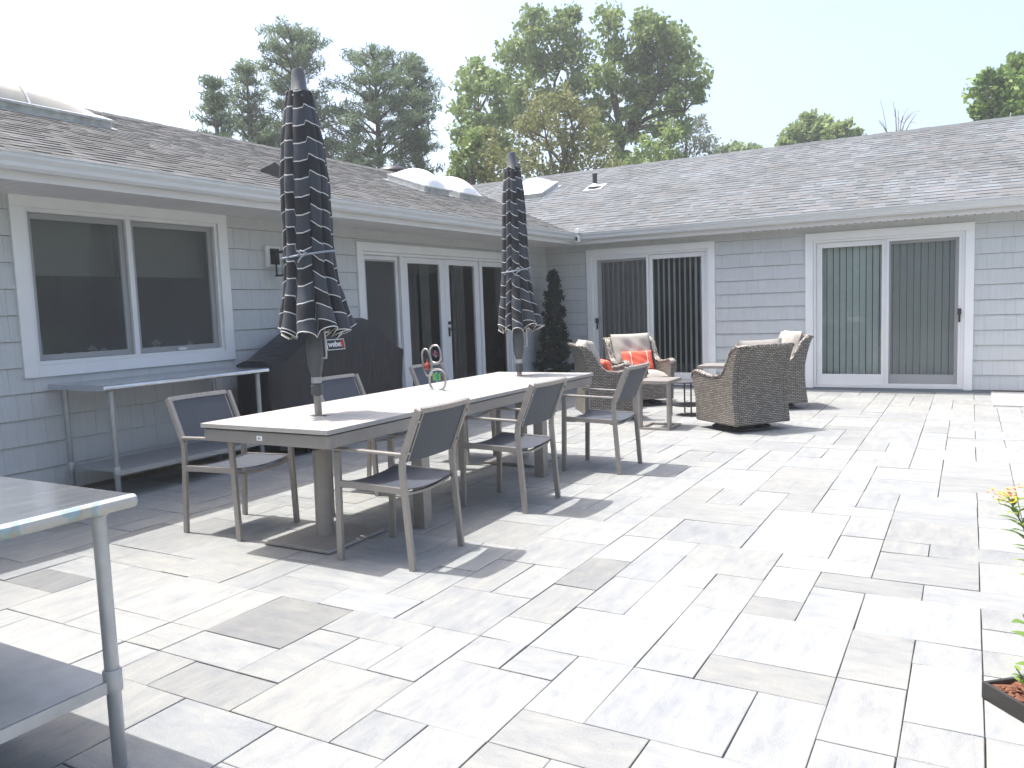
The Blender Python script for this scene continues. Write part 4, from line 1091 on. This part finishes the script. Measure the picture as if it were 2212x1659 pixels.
broadleaf('oak_tree', 'narrow green tree standing left of the two big oaks', 'tree', (1050,), 31,
  [(1030,150,30),(1008,185,26),(1058,190,28),(1000,235,28),(1040,255,30),(1080,240,26),(1070,300,30),(1000,290,26),(1100,330,28),(1035,330,26)],
  [(1055,370,0),(1035,240,0),(1075,270,.4)], M['oak'], 23)
broadleaf('maple_tree', 'olive brown bushy tree in front of the big oaks, behind the far umbrella', 'tree', (1200,), 26,
  [(1165,235,36),(1215,220,34),(1265,255,32),(1130,285,36),(1195,285,42),(1255,305,42),(1150,345,40),(1300,335,32),(1225,360,42),(1290,375,28),(1110,350,28),(1180,390,30),(1320,370,22)],
  [(1205,400,0),(1180,300,.3),(1240,290,-.3),(1150,350,.2)], M['olive'], 24, leaf=.085, dens=1.1)
broadleaf('young_tree', 'slender young tree with thin dark trunk, left of the far umbrella top', 'tree', (1062,), 22,
  [(1050,300,26),(1065,340,26),(1085,370,28),(1040,370,24),(1075,400,24)], [(1062,390,0),(1060,310,0)], M['olive'], 25, leaf=.08)
broadleaf('young_tree', 'slender young tree beside the pines, farthest left of the broadleaf trees', 'tree', (1022,), 22,
  [(1010,320,24),(1025,290,20),(990,350,22),(1025,375,26),(985,385,22),(1000,400,20)], [(1022,390,0),(1020,310,0)], M['oak'], 26, leaf=.08)
broadleaf('birch_tree', 'sparse grey green tree at the right edge of the big oaks', 'tree', (1480,), 36,
  [(1480,280,26),(1515,265,20),(1500,310,28),(1530,310,18),(1465,325,26),(1450,290,22),(1540,335,16)], [(1482,380,0),(1485,300,0)], M['greyleaf'], 27, leaf=.09, dens=.75)
broadleaf('oak_tree', 'low dark green tree under the right oak, just above the ridge', 'tree', (1415,), 30,
  [(1440,300,30),(1400,320,26),(1460,345,26),(1380,350,26),(1350,365,22),(1425,350,28)], [(1415,380,0),(1420,320,0)], M['oak'], 28, leaf=.11)
broadleaf('far_tree', 'small far treetop just over the ridge, right of the big oaks', 'tree', (1595,), 50,
  [(1585,322,18),(1560,332,16),(1610,330,12),(1635,322,9)], [(1595,360,0),(1590,335,0)], M['oak'], 29, leaf=.2, dens=.7)
broadleaf('far_tree', 'rounded treetop standing alone above the right ridge', 'tree', (1750,), 42,
  [(1750,255,15),(1735,280,26),(1775,278,24),(1712,298,22),(1800,290,20),(1830,278,16),(1848,290,11),(1760,300,22),(1695,310,14)], [(1755,340,0),(1735,290,0),(1810,300,0)], M['oak'], 30, leaf=.16)
broadleaf('far_tree', 'bright green treetop cut off by the right edge of the picture', 'tree', (2200,), 32,
  [(2145,170,26),(2125,205,24),(2165,205,32),(2205,170,36),(2215,225,40),(2150,240,26),(2120,242,16),(2250,150,40),(2260,220,50),(2195,130,18)], [(2200,300,0),(2160,220,0),(2230,200,0)], M['lime'], 31, leaf=.13)
# bare tree
bt = thing('bare_tree', 'leafless twigs rising above the right ridge', 'tree', tuple(np.array([*pix(1945, 560, 38)[:2], 0])), group='trees behind the roof')
bm_ = MB(); g0 = np.array(bt.location); rb = np.random.default_rng(3)
tp = pix(1938, 330, 38)-g0; branch(bm_, (0, 0, 0), tp, .16, .06, rb, .03)
for a, b in ((1905, 262), (1898, 258), (1934, 232), (1941, 238), (1950, 250), (1962, 245), (1972, 240), (1980, 245), (1955, 262)):
    p = branch(bm_, tp, pix(a, b, 38+rb.normal()*.6)-g0, .032, .008, rb, .05, 7)
    branch(bm_, p[4], p[6]+rb.normal(size=3)*.25, .012, .006, rb, .1, 4)
bm_.build('trunk', M['bark_pale'], bt, smooth=True, fixn=False)

def pine(label, px, D, ytop, prof_, seed, ybase=345, lead=()):
    r_ = np.random.default_rng(seed); top = pix(px, ytop, D); g0 = np.array([*pix(px, 500, D)[:2], 0.]); top = np.array([g0[0], g0[1], top[2]])
    root = thing('pine_tree', label, 'tree', tuple(g0), group='pine trees behind the left roof')
    tm = MB(); H = top[2]; tm.tube([(0, 0, 0), (.05, 0, H*.5), (0, .03, H)], [.20, .12, .025], 8, cap=False)
    K = 1733./D; cents = []; rads = []
    z = 3.5
    while z < H-.05:
        # pixel row of this height
        pyv = ytop + (H-z)*K*1.0
        half = float(np.interp(pyv, [p[0] for p in prof_], [p[1] for p in prof_]))/K
        nb = int(r_.integers(4, 7)); a0 = r_.random()*6.28
        for k in range(nb):
            a = a0+k*6.28/nb+r_.normal()*.25; L = half*r_.uniform(.6, 1.12)
            rise = L*(.28+.35*(z/H)) * r_.uniform(.5, 1.3)
            tip = np.array([math.cos(a)*L, math.sin(a)*L, z+rise])
            p = branch(tm, (0, 0, z), tip, .035, .008, r_, .08, 7)
            nc = max(3, int(L*7))
            for q in range(nc):
                f_ = .35+.65*q/nc+r_.random()*.05; i = min(int(f_*6), 5); fr = f_*6-i
                c = p[i]*(1-fr)+p[i+1]*fr if i < 6 else p[6]
                sd = r_.normal(size=3)*np.array([.16, .16, .05])*(L*.5+.3)
                cents.append(c+sd); rads.append(.24)
        z += r_.uniform(.28, .46)
    for k in range(3): cents.append(np.array([0, 0, H-.12*k])); rads.append(.1)
    cents = np.array(cents); rads = np.array(rads)
    V, t = leaf_quads(cents, rads, 34, .036, r_, .65, long=5.0, updir=(.6, .40))
    tm.build('trunk', M['bark'], root, smooth=True, fixn=False); quad_mesh('crown', V, t, M['pineleaf'], root)
pine('tall pine directly behind the near umbrella top', 655, 27, 78, [(78, 18), (110, 66), (170, 80), (230, 88), (300, 105), (360, 125), (600, 130)], 41)
pine('pine with a leaning crown between the left edge pine and the tall one', 553, 26, 150, [(150, 10), (190, 34), (240, 46), (300, 60), (360, 80), (600, 90)], 42)
pine('lowest pine, farthest left, just over the left roof ridge', 482, 25, 176, [(176, 8), (210, 26), (250, 38), (300, 48), (360, 60), (600, 70)], 43)
pine('full rounded pine standing alone between the umbrella and the oaks', 826, 26, 102, [(102, 12), (140, 52), (190, 82), (240, 95), (300, 100), (360, 92), (600, 90)], 44)
pine('shorter pine merging with the right side of the rounded pine', 908, 27, 118, [(118, 10), (150, 34), (200, 52), (260, 52), (330, 50), (600, 60)], 45)

# woodland beyond the yard (only mirrored in the glass)
r_ = np.random.default_rng(8); cs = []; rs_ = []
for k in range(46):
    x = -26+k*1.6+r_.normal()*.8; y = -27+r_.normal()*2; h = r_.uniform(4.5, 8)
    for q in range(5): cs.append((x+r_.normal()*1.0, y+r_.normal()*1.2, h*(q+.6)/5)); rs_.append(1.4)
V, t = leaf_quads(np.array(cs), np.array(rs_), 110, .38, r_)
o = quad_mesh('woodland', V, t, M['oak']); o['kind'] = 'stuff'; o['label'] = 'green woodland across the yard'; o['category'] = 'woodland'

# evergreen in the corner
ev = thing('potted_evergreen', 'dark conical evergreen standing in the inner corner of the house', 'evergreen', (.36, -.48, 0))
part('pot', lambda m: m.lathe([(.13, 0), (.17, .26), (.18, .28), (.16, .28), (.15, .25)], n=20), M['dark_metal'], ev, smooth=True, auto=40)
part('stem', lambda m: m.tube([(0, 0, .2), (.01, 0, 1.0), (0, 0, 1.75)], [.02, .014, .006], 6), M['bark'], ev)
r_ = np.random.default_rng(5); cs = []; rs_ = []
for k in range(230):
    z = .3+1.5*r_.random()**1.25; R = .275*(1-(z-.3)/1.58)**.8+.015; a = r_.random()*6.28; q = R*r_.uniform(.35, 1.05)
    cs.append((q*math.cos(a), q*math.sin(a), z)); rs_.append(.06)
V, t = leaf_quads(np.array(cs), np.array(rs_), 60, .02, r_, 1., long=2.6, updir=(.8, .5)); quad_mesh('foliage', V, t, M['arbor'], ev)

# planter and plants
pl = thing('planter_tray', 'low square dark planter with bark mulch at the right edge', 'planter', (6.40, -8.93, 0), rad(-49))
S = .235
part('tray', lambda m: (m.box((-S, -S, 0), (S, -S+.012, .055)), m.box((-S, S-.012, 0), (S, S, .055)), m.box((-S, -S+.0125, 0), (-S+.012, S-.0125, .055)), m.box((S-.012, -S+.0125, 0), (S, S-.0125, .055)), m.box((-S+.0125, -S+.0125, 0), (S-.0125, S-.0125, .02))), M['dark_metal'], pl, bevel=.002)
def f(m):
    n = 22; r = random.Random(6); V = []; F = []
    for i in range(n+1):
        for j in range(n+1): V.append(((i/n*2-1)*(S-.0125), (j/n*2-1)*(S-.0125), .043+r.uniform(-.006, .006)))
    for i in range(n):
        for j in range(n): F.append([i*(n+1)+j, (i+1)*(n+1)+j, (i+1)*(n+1)+j+1, i*(n+1)+j+1])
    m.add(V, F)
    for k in range(500):
        c = Vector((r.uniform(-S+.03, S-.03), r.uniform(-S+.03, S-.03), .047)); d = Vector((r.uniform(-1, 1), r.uniform(-1, 1), r.uniform(-.2, .3))).normalized()*r.uniform(.008, .018)
        m.bar(c-d, c+d, r.uniform(.004, .008), .003, (r.uniform(-1, 1), r.uniform(-1, 1), .2))
part('mulch', f, M['mulch'], pl)
def leaf_shape(m, p, d, L, w, droop=.3, n=5):
    p = Vector(p); d = Vector(d).normalized(); s = d.cross(Vector((0, 0, 1)))
    if s.length < .1: s = Vector((1, 0, 0))
    s.normalize(); nn = s.cross(d); V = []; F = []
    for i in range(n+1):
        t = i/n; ww = w*math.sin(math.pi*min(t*.92+.06, 1))**.8/2; c = p+d*L*t-Vector((0, 0, droop*L*t*t))
        V += [c-s*ww+nn*ww*.35, c, c+s*ww+nn*ww*.35]
    for i in range(n): F += [[3*i, 3*i+1, 3*i+4, 3*i+3], [3*i+1, 3*i+2, 3*i+5, 3*i+4]]
    m.add(V, F, random.random())
def stemplant(loc, label, top, nleaf, L, w, z0, flower, name, cat):
    t = thing(name, label, cat, loc); top = Vector(top)
    curve = lambda q: Vector((top.x*q*q, top.y*q*q, top.z*q))
    part('stem', lambda m: m.tube([curve(q/8) for q in range(9)], [.005-.003*q/8 for q in range(9)], 6), simple('green_stem', (.12, .16, .05), .6), t)
    def f(m):
        for k in range(nleaf):
            q = z0+(1-z0)*k/nleaf; a = k*2.4; p = curve(q); l = L*(1-.45*q)
            leaf_shape(m, p, (math.cos(a), math.sin(a), .55), l*random.uniform(.8, 1.15), w*random.uniform(.8, 1.1), .25)
    part('foliage', f, M['lime'], t, smooth=True, fixn=False)
    if flower:
        def f(m):
            r = random.Random(1)
            for k in range(26):
                c = top+Vector((r.gauss(0, .026), r.gauss(0, .026), r.uniform(.005, .035)))
                for q in range(5): leaf_shape(m, c, (math.cos(q*1.257), math.sin(q*1.257), .7), .012, .007, .1, 2)
        part('flower_head', f, M['petal'], t, fixn=False)
        def f(m):
            r = random.Random(2)
            for k in range(34):
                c = top+Vector((r.gauss(0, .02), r.gauss(0, .02), r.uniform(-.02, .012)))
                leaf_shape(m, c, (r.gauss(0, 1), r.gauss(0, 1), .6), .022, .008, .1, 2)
        part('bud', f, M['yellow'], t, fixn=False)
stemplant((6.29, -8.80, .045), 'orange flowered milkweed with narrow leaves leaning in at the right edge', (-.150, .17, .55), 70, .13, .020, .2, True, 'milkweed', 'flower')
stemplant((6.24, -8.98, .045), 'broad leaved green seedling growing in the planter at the right edge', (-.07, -.02, .28), 14, .11, .042, .1, False, 'seedling', 'plant')
stemplant((6.19, -8.93, .045), 'tiny two leaved sprout at the corner of the planter', (-.03, 0, .08), 7, .06, .02, .2, False, 'sprout', 'plant')
# haze volume added to wash out the far trees, standing in for lens glare
hz_ = MB().box((-60, -60, -1.1), (60, 70, 24)).build('haze', M['white'])
hm = bpy.data.materials.new('glare_haze'); hm.use_nodes = True; hn = hm.node_tree; hn.nodes.remove(hn.nodes['Principled BSDF'])
pv_ = hn.nodes.new('ShaderNodeVolumePrincipled'); pv_.inputs['Color'].default_value = (.95, .97, 1, 1); pv_.inputs['Density'].default_value = .0026; pv_.inputs['Anisotropy'].default_value = .3
hn.links.new(pv_.outputs[0], hn.nodes['Material Output'].inputs['Volume'])
hz_.data.materials.clear(); hz_.data.materials.append(hm); hz_['kind'] = 'stuff'
print('objects', len(bpy.data.objects))
